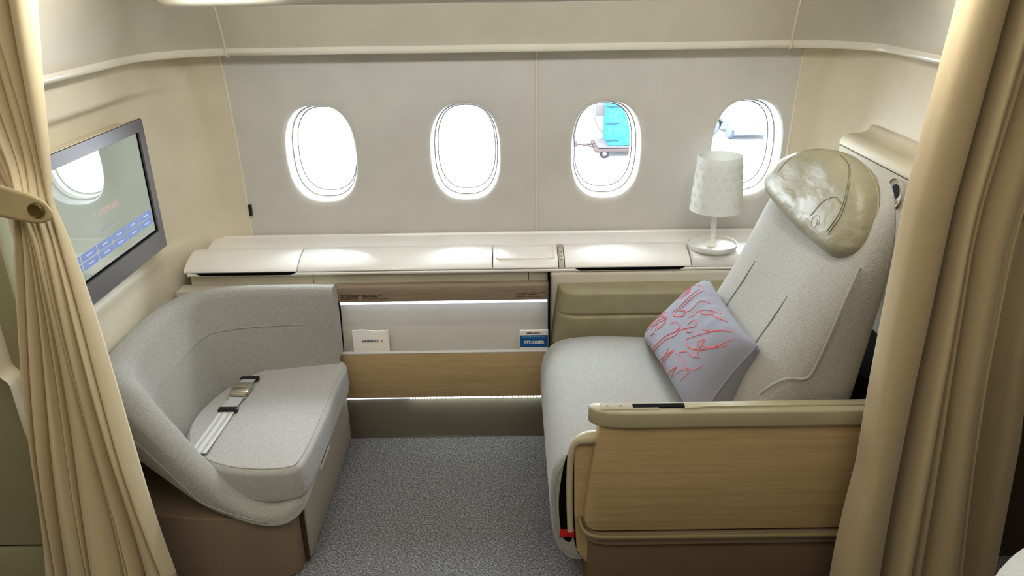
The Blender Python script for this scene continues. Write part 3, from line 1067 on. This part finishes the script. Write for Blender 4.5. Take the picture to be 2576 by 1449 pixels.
# leather-edged inner panel of the leg rest
b = MB().mat(M['wood'])
b.prism([(.163, .535), (.34, .54), (.34, .105), (.205, .120), (.178, .165), (.168, .30)], 1.733, 1.752, XZ, .003)
b.build('leg_panel', None, seat)
b = MB().mat(M['trimleather'])
b.tube(catmull([(.34, 1.728, .562), (.27, 1.728, .562), (.205, 1.728, .560), (.172, 1.730, .547), (.157, 1.734, .51), (.153, 1.736, .42), (.155, 1.737, .32), (.159, 1.738, .235)], 6), [.0185] * 14 + [.017, .016, .0145, .013, .012, .011, .010] + [.0095] * 22, 10)
b.build('leather_trim', None, seat)
b = MB().mat(M['black'])  # black plate painting the shade between cushion end and leather trim
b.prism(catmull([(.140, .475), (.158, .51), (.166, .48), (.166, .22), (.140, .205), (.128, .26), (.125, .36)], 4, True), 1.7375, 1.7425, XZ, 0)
b.build('recess_shade', None, seat)
b = MB().mat(M['red'])
b.box(.128, .170, 1.7355, 1.7405, .212, .240, .001)
b.build('pull_tag', None, seat)
# black block standing in for the shade of the void behind the backrest
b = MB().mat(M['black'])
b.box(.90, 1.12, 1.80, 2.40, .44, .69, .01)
b.build('void_shade', None, seat)

# ================================================================== PILLOW
pil = thing('throw_pillow', 'grey cotton pillow with red line drawings leaning on the suite seat', 'pillow', (.58, 2.18, .51))
T, L, R, B_ = Vector((.665, 2.36, .755)), Vector((.470, 2.40, .515)), Vector((.690, 1.90, .740)), Vector((.520, 1.825, .535))
nrm = (R - L).cross(T - B_).normalized()
if nrm.x > 0: nrm = -nrm
def pil_pt(u, v, side):
    # u: 0 far .. 1 near, v: 0 bottom .. 1 top
    p = L.lerp(B_, u).lerp(T.lerp(R, u), v)
    a, c = 2 * u - 1, 2 * v - 1
    # sides drawn in between the corners
    ctr = (T + L + R + B_) / 4
    pin = .055 * ((1 - a * a) * c * c + (1 - c * c) * a * a)
    p = p.lerp(ctr, pin * 1.2)
    t = (max(0, 1 - a ** 4) * max(0, 1 - c ** 4)) ** .42
    wr = .0045 * math.sin(u * 46 + 3 * v) * max(0, (v - .55)) * (1 - a * a)
    return p + nrm * side * ((.075 if side > 0 else .075 + .05 * u) * t) + nrm * (wr if side > 0 else 0)
b = MB().mat(M['pillow'])
n = 44
g = lambda s: [[pil_pt(i / n, j / n, s) for i in range(n + 1)] for j in range(n + 1)]
b.loft(g(1), closed=False); b.loft(g(-1), closed=False)
cv = b.build('pillow_cover', None, pil, angle=80, recalc=False)
b = MB().mat(M['pillow'])
edge = [pil_pt(i / 20, 0, 0) for i in range(20)] + [pil_pt(1, i / 20, 0) for i in range(20)] + [pil_pt(1 - i / 20, 1, 0) for i in range(20)] + [pil_pt(0, 1 - i / 20, 0) for i in range(21)]
b.tube(edge, .003, 6)
b.build('edge_seam', None, cv)
strokes = [
    ([(.30, .02), (.36, .16), (.40, .32), (.45, .44), (.44, .52)], 1.4), ([(.33, .02), (.39, .15), (.43, .30), (.48, .42), (.45, .52)], 1.2), ([(.44, .52), (.38, .50), (.33, .44), (.36, .45)], 1.2),
    ([(.45, .44), (.52, .56), (.58, .66), (.52, .68), (.50, .58)], 1.2), ([(.52, .56), (.56, .54), (.60, .60)], 1.4),
    ([(.10, .10), (.14, .26), (.20, .40), (.24, .44), (.22, .36), (.15, .22)], 1.2), ([(.24, .44), (.27, .34), (.25, .26), (.28, .40)], 1.2), ([(.06, .16), (.10, .30), (.16, .40), (.22, .40)], 1.0),
    ([(.02, .22), (.08, .34), (.14, .44), (.20, .42)], 1.0), ([(.24, .52), (.26, .66), (.24, .82), (.20, .92)], 1.4), ([(.27, .54), (.29, .66), (.28, .80), (.24, .96)], 1.2), ([(.24, .52), (.30, .52), (.38, .60), (.36, .66), (.30, .60)], 1.4),
    ([(.10, .62), (.14, .76), (.10, .86)], 1.0), ([(.16, .68), (.17, .78), (.13, .84), (.19, .80)], 1.2), ([(.05, .80), (.12, .92), (.22, .96)], 1.0), ([(.02, .60), (.08, .70), (.10, .84)], .8),
    ([(.60, .48), (.68, .46), (.80, .56), (.88, .72), (.92, .90)], 1.5), ([(.60, .48), (.66, .60), (.80, .84), (.86, .94)], 1.0), ([(.72, .58), (.76, .66), (.78, .54), (.80, .50), (.72, .58)], 1.2), ([(.70, .62), (.78, .60), (.86, .66), (.93, .80)], 1.6),
    ([(.70, .42), (.78, .44), (.84, .50)], 1.2), ([(.64, .34), (.70, .42)], 1.2), ([(.44, .02), (.52, .14), (.58, .30), (.56, .14), (.54, .02)], 1.4), ([(.50, .02), (.53, .12), (.52, .26)], 1.2), ([(.62, .02), (.68, .14), (.72, .22), (.70, .06)], 1.2),
    ([(.46, .74), (.52, .86), (.62, .96)], 1.2), ([(.44, .78), (.54, .80), (.60, .90)], 1.2), ([(.58, .86), (.66, .90), (.74, .96)], 1.4), ([(.20, .12), (.24, .20), (.20, .30), (.17, .18)], .8), ([(.44, .64), (.48, .72), (.42, .70)], .8),
    ([(.62, .30), (.70, .34), (.78, .30), (.86, .36), (.90, .48)], 1.0), ([(.74, .14), (.78, .26), (.84, .30), (.82, .16)], 1.0), ([(.34, .60), (.40, .72), (.38, .86), (.46, .94)], 1.0), ([(.28, .04), (.22, .14), (.28, .22)], .9), ([(.03, .08), (.06, .20), (.04, .34), (.10, .46)], 1.1), ([(.66, .70), (.74, .76), (.82, .88)], 1.2)]
b = MB().mat(M['pillowred'])
for pts, w in strokes:
    cc = catmull([Vector((p[0], p[1], 0)) for p in pts], 8)
    line = [pil_pt(min(.985, max(.015, p.x)), min(.985, max(.015, p.y)), 1) + nrm * .0006 for p in cc]
    m_ = len(line)
    b.tube(line, [.0011 * w * (.35 + .65 * math.sin(PI * k / (m_ - 1)) ** .5) for k in range(m_)], 5)
b.build('line_print', None, cv)

# ================================================================== TABLE LAMP
LX, LY, LZ = .752, 2.668, .7535
lamp = thing('table_lamp', 'white table lamp with patterned shade standing on the side console', 'lamp', (LX, LY, LZ))
b = MB().mat(M['lampwhite'])
b.lathe([(.001, .003), (.080, .003), (.086, .006), (.088, .016), (.0905, .016), (.091, .006), (.086, -.004), (.078, -.007), (.001, -.007)], (LX, LY, LZ + .012), 56)
b.build('base', None, lamp)
b = MB().mat(M['lampwhite'])
b.lathe([(.024, .004), (.017, .008), (.0125, .016), (.0105, .03), (.0100, .16), (.0095, .25), (.004, .26)], (LX, LY, LZ + .012), 28)
b.build('stem', None, lamp)
b = MB().mat(M['shade'])
SZ = LZ + .155
b.lathe([(.0945, 0), (.0935, .003), (.079, .198), (.0785, .200), (.0775, .198), (.092, .002)], (LX, LY, SZ), 64, cap=False)
sd = b.build('lamp_shade', None, lamp)
b = MB().mat(M['shademark'])
for r in range(5):
    for k in range(14):
        a0 = 2 * PI * (k + .5 * (r % 2)) / 14
        zc = .03 + r * .034
        cur = []
        for q in range(12):
            t = q * .52
            rad = .0105 * (1 - .045 * q)
            da, dz = rad * math.cos(t + 2), rad * math.sin(t + 2) * 1.15
            z_ = zc + dz
            R_ = .0935 - (z_ / .205) * .0145 + .0006
            aa = a0 + da / R_
            cur.append((LX + R_ * math.cos(aa), LY + R_ * math.sin(aa), SZ + z_))
        b.tube(cur, .0008, 4)
b.build('shade_motif', None, sd)
b = MB().mat(M['steel'])
b.tube([(LX + .055 * math.cos(a), LY + .055 * math.sin(a), SZ + .150) for a in [k * 2 * PI / 24 for k in range(25)]], .0022, 6)
b.tube([(LX - .055, LY, SZ + .150), (LX + .055, LY, SZ + .150)], .0018, 6)
b.build('shade_carrier', None, lamp)
b = MB().mat(M['warm'])
b.lathe([(.001, -.03), (.012, -.026), (.018, -.008), (.019, .004), (.013, .020), (.001, .026)], (LX, LY, SZ + .10), 20)
b.build('bulb', None, lamp)

# ================================================================== PAPERS IN THE POCKET
env = thing('envelope', 'white paper envelope with airline lettering in the oak pocket, ottoman side', 'envelope', (-.55, 2.60, .34))
b = MB().mat(M['paper'])
def envpt(u, v, d):
    return Vector((-.617 + .139 * u + .004 * (1 - v), 2.592 + .018 * v + d + .004 * math.sin(u * 3.1), .341 + .118 * v + (.0035 * math.sin(u * 7.0) if v > .9 else 0)))
b.loft([[envpt(i / 24, v, 0) for i in range(25)] for v in (0, .3, .6, .9, .97, 1)], closed=False)
b.loft([[envpt(i / 24, v, .006) for i in range(25)] for v in (0, .3, .6, .9, .97, 1)], closed=False)
b.loft([[envpt(i / 24, 1, d) for i in range(25)] for d in (0, .006)], closed=False)
b.build('envelope_sleeve', None, env, recalc=False)
b = MB().mat(M['navy'])
slope = Vector((0, .018, .118)).normalized()
b.text('AIRFRANCE', .0125, (-.549, 2.592 + .018 * .63 + .0005, .341 + .118 * .63), (1, 0, 0), slope, 'CENTER', .0003, 1.0, .0012)
b.mat(M['redprint'])
q = Vector((-.5075, 2.602, .4145))
b.add([q, q + Vector((.003, 0, 0)), q + Vector((.007, .0015, .0105)), q + Vector((.004, .0015, .0105))], [(0, 1, 2, 3)])
b.build('printed_name', None, env, smooth=False)
card = thing('safety_card', 'blue and white folded safety card at the seat end of the oak pocket', 'card', (.08, 2.60, .34))
CT = Vector((0, .012, .125)).normalized()
def cpt(x, s, d=0): return Vector((x, 2.588 + .012 * s / .125 - d, .341 + CT.z * s))
b = MB().mat(M['paper'])
for d in (0.0, -.004):
    b.add([cpt(.027, 0, d), cpt(.136, 0, d), cpt(.136, .115, d), cpt(.027, .115, d)], [(0, 1, 2, 3)])
b.add([cpt(.027, .115, 0), cpt(.136, .115, 0), cpt(.136, .119, -.004), cpt(.029, .119, -.004)], [(0, 1, 2, 3)])
b.build('folded_sheet', None, card, smooth=False, recalc=False)
b = MB().mat(M['cardblue'])
b.add([cpt(.0285, .049, .0006), cpt(.1345, .049, .0006), cpt(.1345, .0975, .0006), cpt(.0285, .0975, .0006)], [(0, 1, 2, 3)])
b.build('blue_panel', None, card, smooth=False, recalc=False)
b = MB().mat(M['ink'])
b.text('AIRFRANCE', .0098, cpt(.078, .1025, .0008), (1, 0, 0), CT, 'CENTER', .0004, 1.0)
q = cpt(.1065, .1025, .0012); b.add([q, q + Vector((.0022, 0, 0)), q + Vector((.0052, .0006, .0075)), q + Vector((.003, .0006, .0075))], [(0, 1, 2, 3)])
b.mat(M['cardsky']); b.text('NOTICE DE SÉCURITÉ | SAFETY CARD', .0058, cpt(.0815, .0895, .0010), (1, 0, 0), CT, 'CENTER', .0001, .88)
b.mat(M['paper']); b.text('777-300ER', .0170, cpt(.0815, .0630, .0010), (1, 0, 0), CT, 'CENTER', .0005, 1.04)
b.build('printed_lettering', None, card, smooth=False)

# ================================================================== STOWAGE BOX ON THE RIGHT BULKHEAD
box = thing('stowage_box', 'cream ledge box with socket on the right bulkhead behind the headrest', 'stowage box', (1.2, 2.2, .9))
b = MB().mat(M['stow'])
cp_ = catmull([(1.249, 1.228), (1.240, 1.222), (1.228, 1.205), (1.205, 1.197), (1.172, 1.195), (1.150, 1.186), (1.141, 1.168)], 5)
b.prism([Vector(p) for p in cp_] + [Vector((1.141, 1.160)), Vector((1.249, 1.160))], 1.79, 2.60, XZ, .0015)
b.build('ledge_cap', None, box, angle=50)
b = MB().mat(M['black']); b.box(1.147, 1.249, 1.80, 2.598, 1.155, 1.161, 0); b.build('shadow_joint', None, box)
b = MB().mat(M['stowfront']); b.box(1.142, 1.249, 1.79, 2.60, .775, 1.156, .004); b.build('front_panel', None, box)
so = MB().mat(M['grey'])
SY, SZ2 = 2.165, 1.105
so.lathe([(.001, -.002), (.036, -.002), (.041, -.004), (.043, -.008), (.044, -.004), (.044, .004)], (1.142, SY, SZ2), 40, axis='x')
skt = so.build('reading_light', None, box)
b = MB().mat(M['seal']); b.lathe([(.001, 0), (.021, 0), (.021, .003)], (1.138, SY, SZ2 + .006), 28, axis='x'); b.build('light_lens', None, skt)
b = MB().mat(M['steel']); b.lathe([(.001, -.003), (.009, -.003), (.011, 0), (.011, .003)], (1.1375, SY, SZ2 - .025), 20, axis='x'); b.build('jack_socket', None, skt)

# ================================================================== CURTAINS
def curtain_mesh(name, parent, xs_fn, prof, z0, z1, y0, nz=60, mat='curtain', per=7):
    pr = catmull([Vector((p[0], p[1], 0)) for p in prof], per)
    rings = []
    for j in range(nz + 1):
        z = z0 + (z1 - z0) * j / nz
        rg = []
        for p in pr:
            x, dy = xs_fn(p.x, p.y, z)
            rg.append(Vector((x, y0 + dy, z)))
        rings.append(rg)
    b_ = MB().mat(M[mat])
    b_.loft(rings, closed=False)
    o = b_.build(name, None, parent, angle=80, recalc=False)
    md = o.modifiers.new('cloth_thickness', 'SOLIDIFY'); md.thickness = .003; md.offset = 0
    return o
# left curtain: many pleats, tied at z 1.25
lc = thing('tied_curtain', 'beige pleated curtain gathered by a strap with bronze button beside the wall screen', 'curtain', (-1.15, 1.62, .05))
prof = []
widths = [1.0, .8, 1.25, .55, 1.5, .6, .9, 1.1, .8]
tot = sum(widths); acc = 0.0
for wi, wd in enumerate(widths):
    for k in range(10):
        t = k / 10
        prof.append(((acc + wd * t) / tot, .75 - 1.55 * (.35 + .65 * min(1, wd)) * abs(math.sin(PI * t)) ** .55))
    acc += wd
prof.append((1.0, .75))
TZ = 1.262
def left_fn(u, d, z):
    if z >= TZ:
        t = min(1, (z - TZ) / .55); s = t * t * (3 - 2 * t)
        xl = -1.125 - .5 * min(.5, z - TZ); xr = -1.044 + .15 * min(.45, z - TZ)
        amp = .016 + .016 * s
    else:
        t = min(1, (TZ - z) / 1.05); s = t ** .85
        xl = -1.125 - .20 * (TZ - z); xr = -1.046 + .072 * (TZ - z)
        amp = .016 + .026 * min(1, t * 1.5)
    pinch = math.exp(-((z - TZ) / .06) ** 2)
    x = xl + (xr - xl) * u + .03 * (xr - xl) * math.sin(u * 23 + z * 2.2) * (1 - pinch)
    dy = d * amp * (1 - .45 * pinch) - .03 * pinch * math.sin(u * PI) + .012 * math.sin(z * 5 + u * 9)
    return x, dy
cl = curtain_mesh('curtain_cloth', lc, left_fn, prof, .135, 2.19, 1.66, 80, per=3, mat='curtainlit')
b = MB().mat(M['curtain'])
hem = [Vector((left_fn(u, 0, .150)[0] + .0, 1.66 + left_fn(u, 0, .150)[1] - .034, .152)) for u in [k / 30 for k in range(31)]]
# strap
b = MB().mat(M['strap'])
def strap_pt(u, v):
    x = -1.40 + .40 * u
    zc = 1.255 + (-1.0 - x) * .42 - .02 * math.sin(u * PI)
    w = .053 - .021 * u
    e = 1 if u < .88 else math.sqrt(max(0.0, 1 - ((u - .88) / .12) ** 2))
    y = 1.585 + .055 * max(0, abs(u - .75) - .12) ** 1.3 * (1 if u > .75 else .6) + .0
    return Vector((x, y, zc + (v - .5) * 2 * w * max(.02, e)))
b.grid(strap_pt, 40, 8)
stp = b.build('tie_strap', None, lc, angle=80)
md = stp.modifiers.new('leather_thickness', 'SOLIDIFY'); md.thickness = .005; md.offset = 0
b = MB().mat(M['brass'])
c0 = strap_pt(.925, .5)
b.lathe([(.001, -.007), (.010, -.006), (.0145, -.008), (.017, -.005), (.017, .002)], (c0.x, c0.y - .003, c0.z), 28, axis='y')
b.build('strap_button', None, stp)

# right curtain
rc = thing('open_curtain', 'beige floor-length curtain hanging loose beside the seat arm', 'curtain', (1.0, 1.6, .02))
rp = [(.875, .035), (.876, .012), (.884, -.016), (.905, -.030), (.935, -.026), (.958, .000), (.968, .040), (.972, .062), (.9755, .03), (.976, -.020), (.981, -.040), (.990, -.040), (.996, -.020), (.9985, .030), (1.001, .062), (1.0045, .03), (1.006, -.008), (1.014, -.022), (1.022, -.006), (1.027, .018), (1.034, .022), (1.046, -.004), (1.064, -.022), (1.084, -.018), (1.098, .0), (1.104, .004), (1.108, -.004), (1.110, .01)]
def right_fn(x, d, z):
    g = (x - .875)
    k = 1.0 + .42 * max(0, (1.15 - z)) / 1.1 * min(1, g / .12) * (1 if g > .1 else g / .1)
    xx = .878 + .06 * max(0, z - 1.25) + .02 * max(0, .8 - z) + g * k + .006 * math.sin(z * 4 + x * 30) * min(1, g * 30)
    if z < .55: xx -= .018 * math.sin((.55 - z) / .55 * PI / 1.2) * max(0, 1 - g / .08)
    return xx - .004, d * (1.0 + .25 * max(0, 1.2 - z)) + .006 * math.sin(z * 3 + x * 12)
curtain_mesh('curtain_cloth', rc, right_fn, rp, .03, 2.19, 1.575, 70, per=5)
# second curtain behind it, tied
bc = thing('rear_curtain', 'darker beige curtain with cream strap button behind the loose curtain', 'curtain', (1.22, 1.78, .02))
rp2 = [(1.02, .0), (1.07, -.02), (1.11, .01), (1.145, .03), (1.18, -.01), (1.22, -.03), (1.26, -.01), (1.28, .03), (1.31, .01), (1.35, -.02), (1.40, .0)]
def rear_fn(x, d, z):
    s = min(1, abs(z - 1.25) / .9)
    wd = .30 + .05 * max(0, z - 1.25) / .9 + (.07 * max(0, .8 - z) / .8) - .02 * max(0, 1 - abs(z - .85) / .3)
    xx = 1.035 + (x - 1.02) / .38 * wd
    return xx, d * (.6 + .4 * s)
curtain_mesh('curtain_cloth', bc, rear_fn, rp2, .03, 2.19, 1.70, 50)
b = MB().mat(M['strap'])
def strap2(u, v):
    x = 1.142 + .30 * u
    e = math.sqrt(max(0.0, 1 - (1 - min(1, u / .12)) ** 2)) if u < .12 else 1
    return Vector((x, 1.655 + .02 * abs(u - .2), 1.225 + .10 * u ** 1.2 + (v - .5) * .085 * max(.02, e)))
b.grid(strap2, 30, 6)
s2 = b.build('tie_strap', None, bc, angle=80)
md = s2.modifiers.new('leather_thickness', 'SOLIDIFY'); md.thickness = .005; md.offset = 0
b = MB().mat(M['cream'])
c1 = strap2(.09, .5)
b.lathe([(.001, -.005), (.011, -.004), (.015, -.007), (.018, -.003), (.018, .002)], (c1.x, c1.y - .003, c1.z), 28, axis='y')
b.build('strap_button', None, s2)

# ================================================================== NEIGHBOUR SEAT CORNER (bottom right)
ns = thing('aisle_seat', 'pale woven shoulder of another seat at the lower right corner', 'seat', (1.25, .85, 0))
b = MB().mat(M['seatwhite'])
out = catmull([(.80, .96), (.92, 1.085), (1.15, 1.16), (1.55, 1.12), (1.62, .85), (1.58, .55), (1.25, .48), (.90, .52), (.78, .75)], 8, True)
b.pillowed(out, .42, .80, .09, XY, .02, 8, 5)
b.build('backrest', None, ns, angle=70)
b = MB().mat(M['seatwhite'])
b.pillowed(catmull([(1.0, .52), (1.5, .52), (1.55, .1), (1.5, -.1), (1.0, -.1), (.95, .1)], 6, True), .28, .46, .05, XY, .015)
b.build('seat_cushion', None, ns, angle=70)
b = MB().mat(M['taupe'])
b.pillowed(catmull([(.98, .95), (1.25, 1.05), (1.52, 1.0), (1.55, .5), (1.5, .0), (1.05, .0), (.95, .5)], 6, True), .002, .44, .02, XY)
b.build('base', None, ns, angle=60)

# ================================================================== OUTSIDE
GZ = -5.0
b = MB().mat(M['apron'])
b.grid(lambda u, v: Vector((-60 + 140 * u, 3.4 + 120 * v, GZ)), 8, 8)
struct(b.build('ground'), 'pale concrete apron outside the windows')

CY = 28.6
cart = thing('cargo_dolly', 'low airport dolly carrying the cyan tarpaulin container', 'trolley', (4.6, CY + .9, GZ))
b = MB().mat(M['cartmetal'])
b.box(3.25, 6.2, CY, CY + 1.8, GZ + .24, GZ + .37, .02)
b.mat(M['cartpale'])
b.box(3.35, 6.1, CY + .05, CY + 1.75, GZ + .39, GZ + .47, .02)
b.build('deck', None, cart)
for wx_ in (3.62, 5.7):
    for wy_ in (CY + .12, CY + 1.65):
        b = MB().mat(M['tyre'])
        b.lathe([(.05, -.08), (.15, -.08), (.18, -.05), (.18, .05), (.15, .08), (.05, .08)], (wx_, wy_, GZ + .18), 28, axis='y')
        w = b.build('wheel', None, cart)
        b = MB().mat(M['truckwhite'])
        b.lathe([(.001, -.085), (.07, -.082), (.09, -.07), (.09, .07), (.001, .08)], (wx_, wy_, GZ + .18), 20, axis='y')
        b.build('hub', None, w)
b = MB().mat(M['cartmetal'])
b.tube([(3.35, CY + .5, GZ + .34), (2.75, CY + .3, GZ + .50), (2.35, CY + .2, GZ + .54)], .035, 8)
b.tube([(3.35, CY + 1.1, GZ + .34), (2.75, CY + .4, GZ + .48), (2.45, CY + .2, GZ + .54)], .035, 8)
b.box(2.30, 2.58, CY + .12, CY + .28, GZ + .44, GZ + .66, .02)
b.box(1.75, 2.0, CY + .1, CY + .3, GZ + .30, GZ + .50, .02)
b.tube([(1.9, CY + .2, GZ + .44), (2.4, CY + .2, GZ + .52)], .02, 6)
b.build('tow_bar', None, cart)
con2 = thing('cargo_container', 'cyan tarpaulin covered cargo container on the airport dolly outside', 'container', (4.9, CY + .9, GZ + .47))
b = MB().mat(M['tarp'])
b.prism([(3.72, GZ + .475), (6.0, GZ + .475), (6.0, GZ + 2.6), (3.72, GZ + 2.6)], CY + .1, CY + 1.7, XZ, .04)
b.build('tarpaulin', None, con2)
for z_ in (.66, 1.30, 1.93):
    for x0 in (3.62, 5.05):
        b = MB().mat(M['tarpdark'])
        b.box(x0, x0 + .52, CY + .06, CY + .11, GZ + z_, GZ + z_ + .055, .01)
        b.build('lashing_strap', None, con2)
b = MB().mat(M['cartpale'])
b.tube(catmull([(3.6, CY + .3, GZ + .9), (3.35, CY + .3, GZ + 1.2), (3.2, CY + .3, GZ + 1.6), (3.18, CY + .3, GZ + 2.1)], 5), .03, 6)
b.box(3.25, 3.6, CY + .3, CY + .36, GZ + 1.55, GZ + 2.0, .02)
b.build('side_rail', None, con2)

van = thing('airport_truck', 'white airport truck parked beyond the lamp side window', 'truck', (9.9, 31.8, GZ))
b = MB().mat(M['truckwhite'])
b.box(9.25, 11.5, 31.3, 34.8, GZ + .42, GZ + 1.30, .10, 3)
b.box(9.3, 11.45, 32.2, 34.8, GZ + 1.25, GZ + 2.5, .12, 3)
b.build('body', None, van)
b = MB().mat(M['truckshadow'])
b.box(9.3, 11.45, 31.27, 31.34, GZ + .26, GZ + .46, .03)
b.build('bumper', None, van)
b = MB().mat(M['truckshadow'])
b.box(9.95, 10.75, 31.26, 31.32, GZ + .78, GZ + .88, .01)
b.build('grille', None, van)
b = MB().mat(M['truckwhite'])
b.box(9.5, 11.25, 32.17, 32.21, GZ + 1.55, GZ + 2.3, .03)
b.build('windscreen', None, van)
for wx_ in (9.32, 11.42):
    for wy_ in (31.95, 34.1):
        b = MB().mat(M['truckwheel'])
        b.lathe([(.06, -.12), (.36, -.12), (.42, -.07), (.42, .07), (.36, .12), (.06, .12)], (wx_, wy_, GZ + .42), 28, axis='x')
        b.build('wheel', None, van)
tug = thing('baggage_tractor', 'pale baggage tractor with one dark wheel left of the white truck', 'tractor', (8.4, 32.5, GZ))
b = MB().mat(M['truckwhite'])
b.box(7.1, 8.9, 32.6, 34.4, GZ + .4, GZ + 1.15, .12, 3)
b.box(7.2, 7.9, 32.7, 34.3, GZ + 1.1, GZ + 1.6, .1, 3)
b.build('body', None, tug)
for wx_, wy_ in ((8.55, 32.5), (7.45, 32.5), (8.55, 34.3), (7.45, 34.3)):
    b = MB().mat(M['truckwheel'])
    b.lathe([(.06, -.12), (.36, -.12), (.43, -.07), (.43, .07), (.36, .12), (.06, .12)], (wx_, wy_, GZ + .43), 28, axis='y')
    b.build('wheel', None, tug)
farv = thing('distant_vehicle', 'low grey vehicle far across the apron, seen above the truck', 'vehicle', (11.8, 46, GZ))
b = MB().mat(M['cartpale']); b.box(11.2, 13.6, 46, 48, GZ + .4, GZ + 1.2, .1, 3); b.box(11.8, 13.0, 46.2, 47.8, GZ + 1.15, GZ + 1.7, .12, 3); b.build('body', None, farv)
for wx_ in (11.7, 13.1):
    b = MB().mat(M['truckwheel']); b.lathe([(.05, -.1), (.36, -.1), (.4, -.05), (.4, .05), (.36, .1), (.05, .1)], (wx_, 46.0, GZ + .4), 20, axis='y'); b.build('wheel', None, farv)

# ================================================================== LIGHT
w = bpy.data.worlds.new('daylight'); scene.world = w
w.use_nodes = True
bg = w.node_tree.nodes['Background']
bg.inputs['Color'].default_value = (.86, .94, 1.0, 1); bg.inputs['Strength'].default_value = 60.0

def area(name, loc, rot, sx, sy, power, color):
    d = bpy.data.lights.new(name, 'AREA'); d.shape = 'RECTANGLE'; d.size = sx; d.size_y = sy
    d.energy = power; d.color = color
    o = bpy.data.objects.new(name, d); col.objects.link(o)
    o.location = loc; o.rotation_euler = rot
    return o
area('aisle_ceiling_light', (-.35, .35, 2.19), (0, 0, 0), 3.0, .9, 27, (1, .90, .74))
area('suite_ceiling_light', (0, 1.60, 2.17), (math.radians(20), 0, 0), 1.7, .4, 6, (1, .98, .95))
for i_, wx in enumerate(WX):      # sampling portals in the four window openings (they emit nothing)
    p_ = area('window_portal', (wx, 2.99, WZ), (math.radians(-90), 0, 0), .27, .39, 1, (1, 1, 1))
    p_.data.cycles.is_portal = True
# wash light under the overhead panel; unseen lamps added to brighten the bulkheads
area('window_wash_light', (0, 2.24, 1.649), (math.radians(50), 0, 0), 1.8, .05, 5.8, (1, 1, 1))
area('bulkhead_fill_light', (-.62, 1.92, 1.76), (math.radians(64), 0, math.radians(75)), .7, .05, 7.2, (1, .98, .94))
area('bulkhead_fill_light', (.62, 1.92, 1.76), (math.radians(64), 0, math.radians(-75)), .7, .05, 6.4, (1, .98, .94))
sun = bpy.data.lights.new('sun', 'SUN'); sun.energy = 22; sun.angle = .01; sun.color = (1, .97, .92)
so = bpy.data.objects.new('sun', sun); col.objects.link(so)
so.rotation_euler = (math.radians(38), math.radians(-18), 0)

# ================================================================== CAMERA
cam = bpy.data.cameras.new('camera'); cam.sensor_width = 36; cam.lens = 1900 / 2576 * 36
cam.clip_start = .02; cam.clip_end = 500
co = bpy.data.objects.new('camera', cam); col.objects.link(co)
pitch, roll = math.radians(22.85), math.radians(.83)
# looks along +y, tipped down, slight roll
base = Matrix.Rotation(PI / 2 - pitch, 4, 'X')
co.matrix_world = Matrix.Translation((0, 0, H)) @ base @ Matrix.Rotation(-roll, 4, 'Z')
scene.camera = co

scene.view_settings.view_transform = 'Standard'
scene.view_settings.look = 'None'
scene.view_settings.exposure = 0.0
scene.cycles.max_bounces = 8
scene.cycles.diffuse_bounces = 4
scene.cycles.glossy_bounces = 3
scene.cycles.transmission_bounces = 3
scene.cycles.transparent_max_bounces = 8
scene.cycles.use_adaptive_sampling = True
scene.cycles.adaptive_threshold = .03
scene.cycles.sample_clamp_indirect = 6
scene.cycles.use_denoising = True
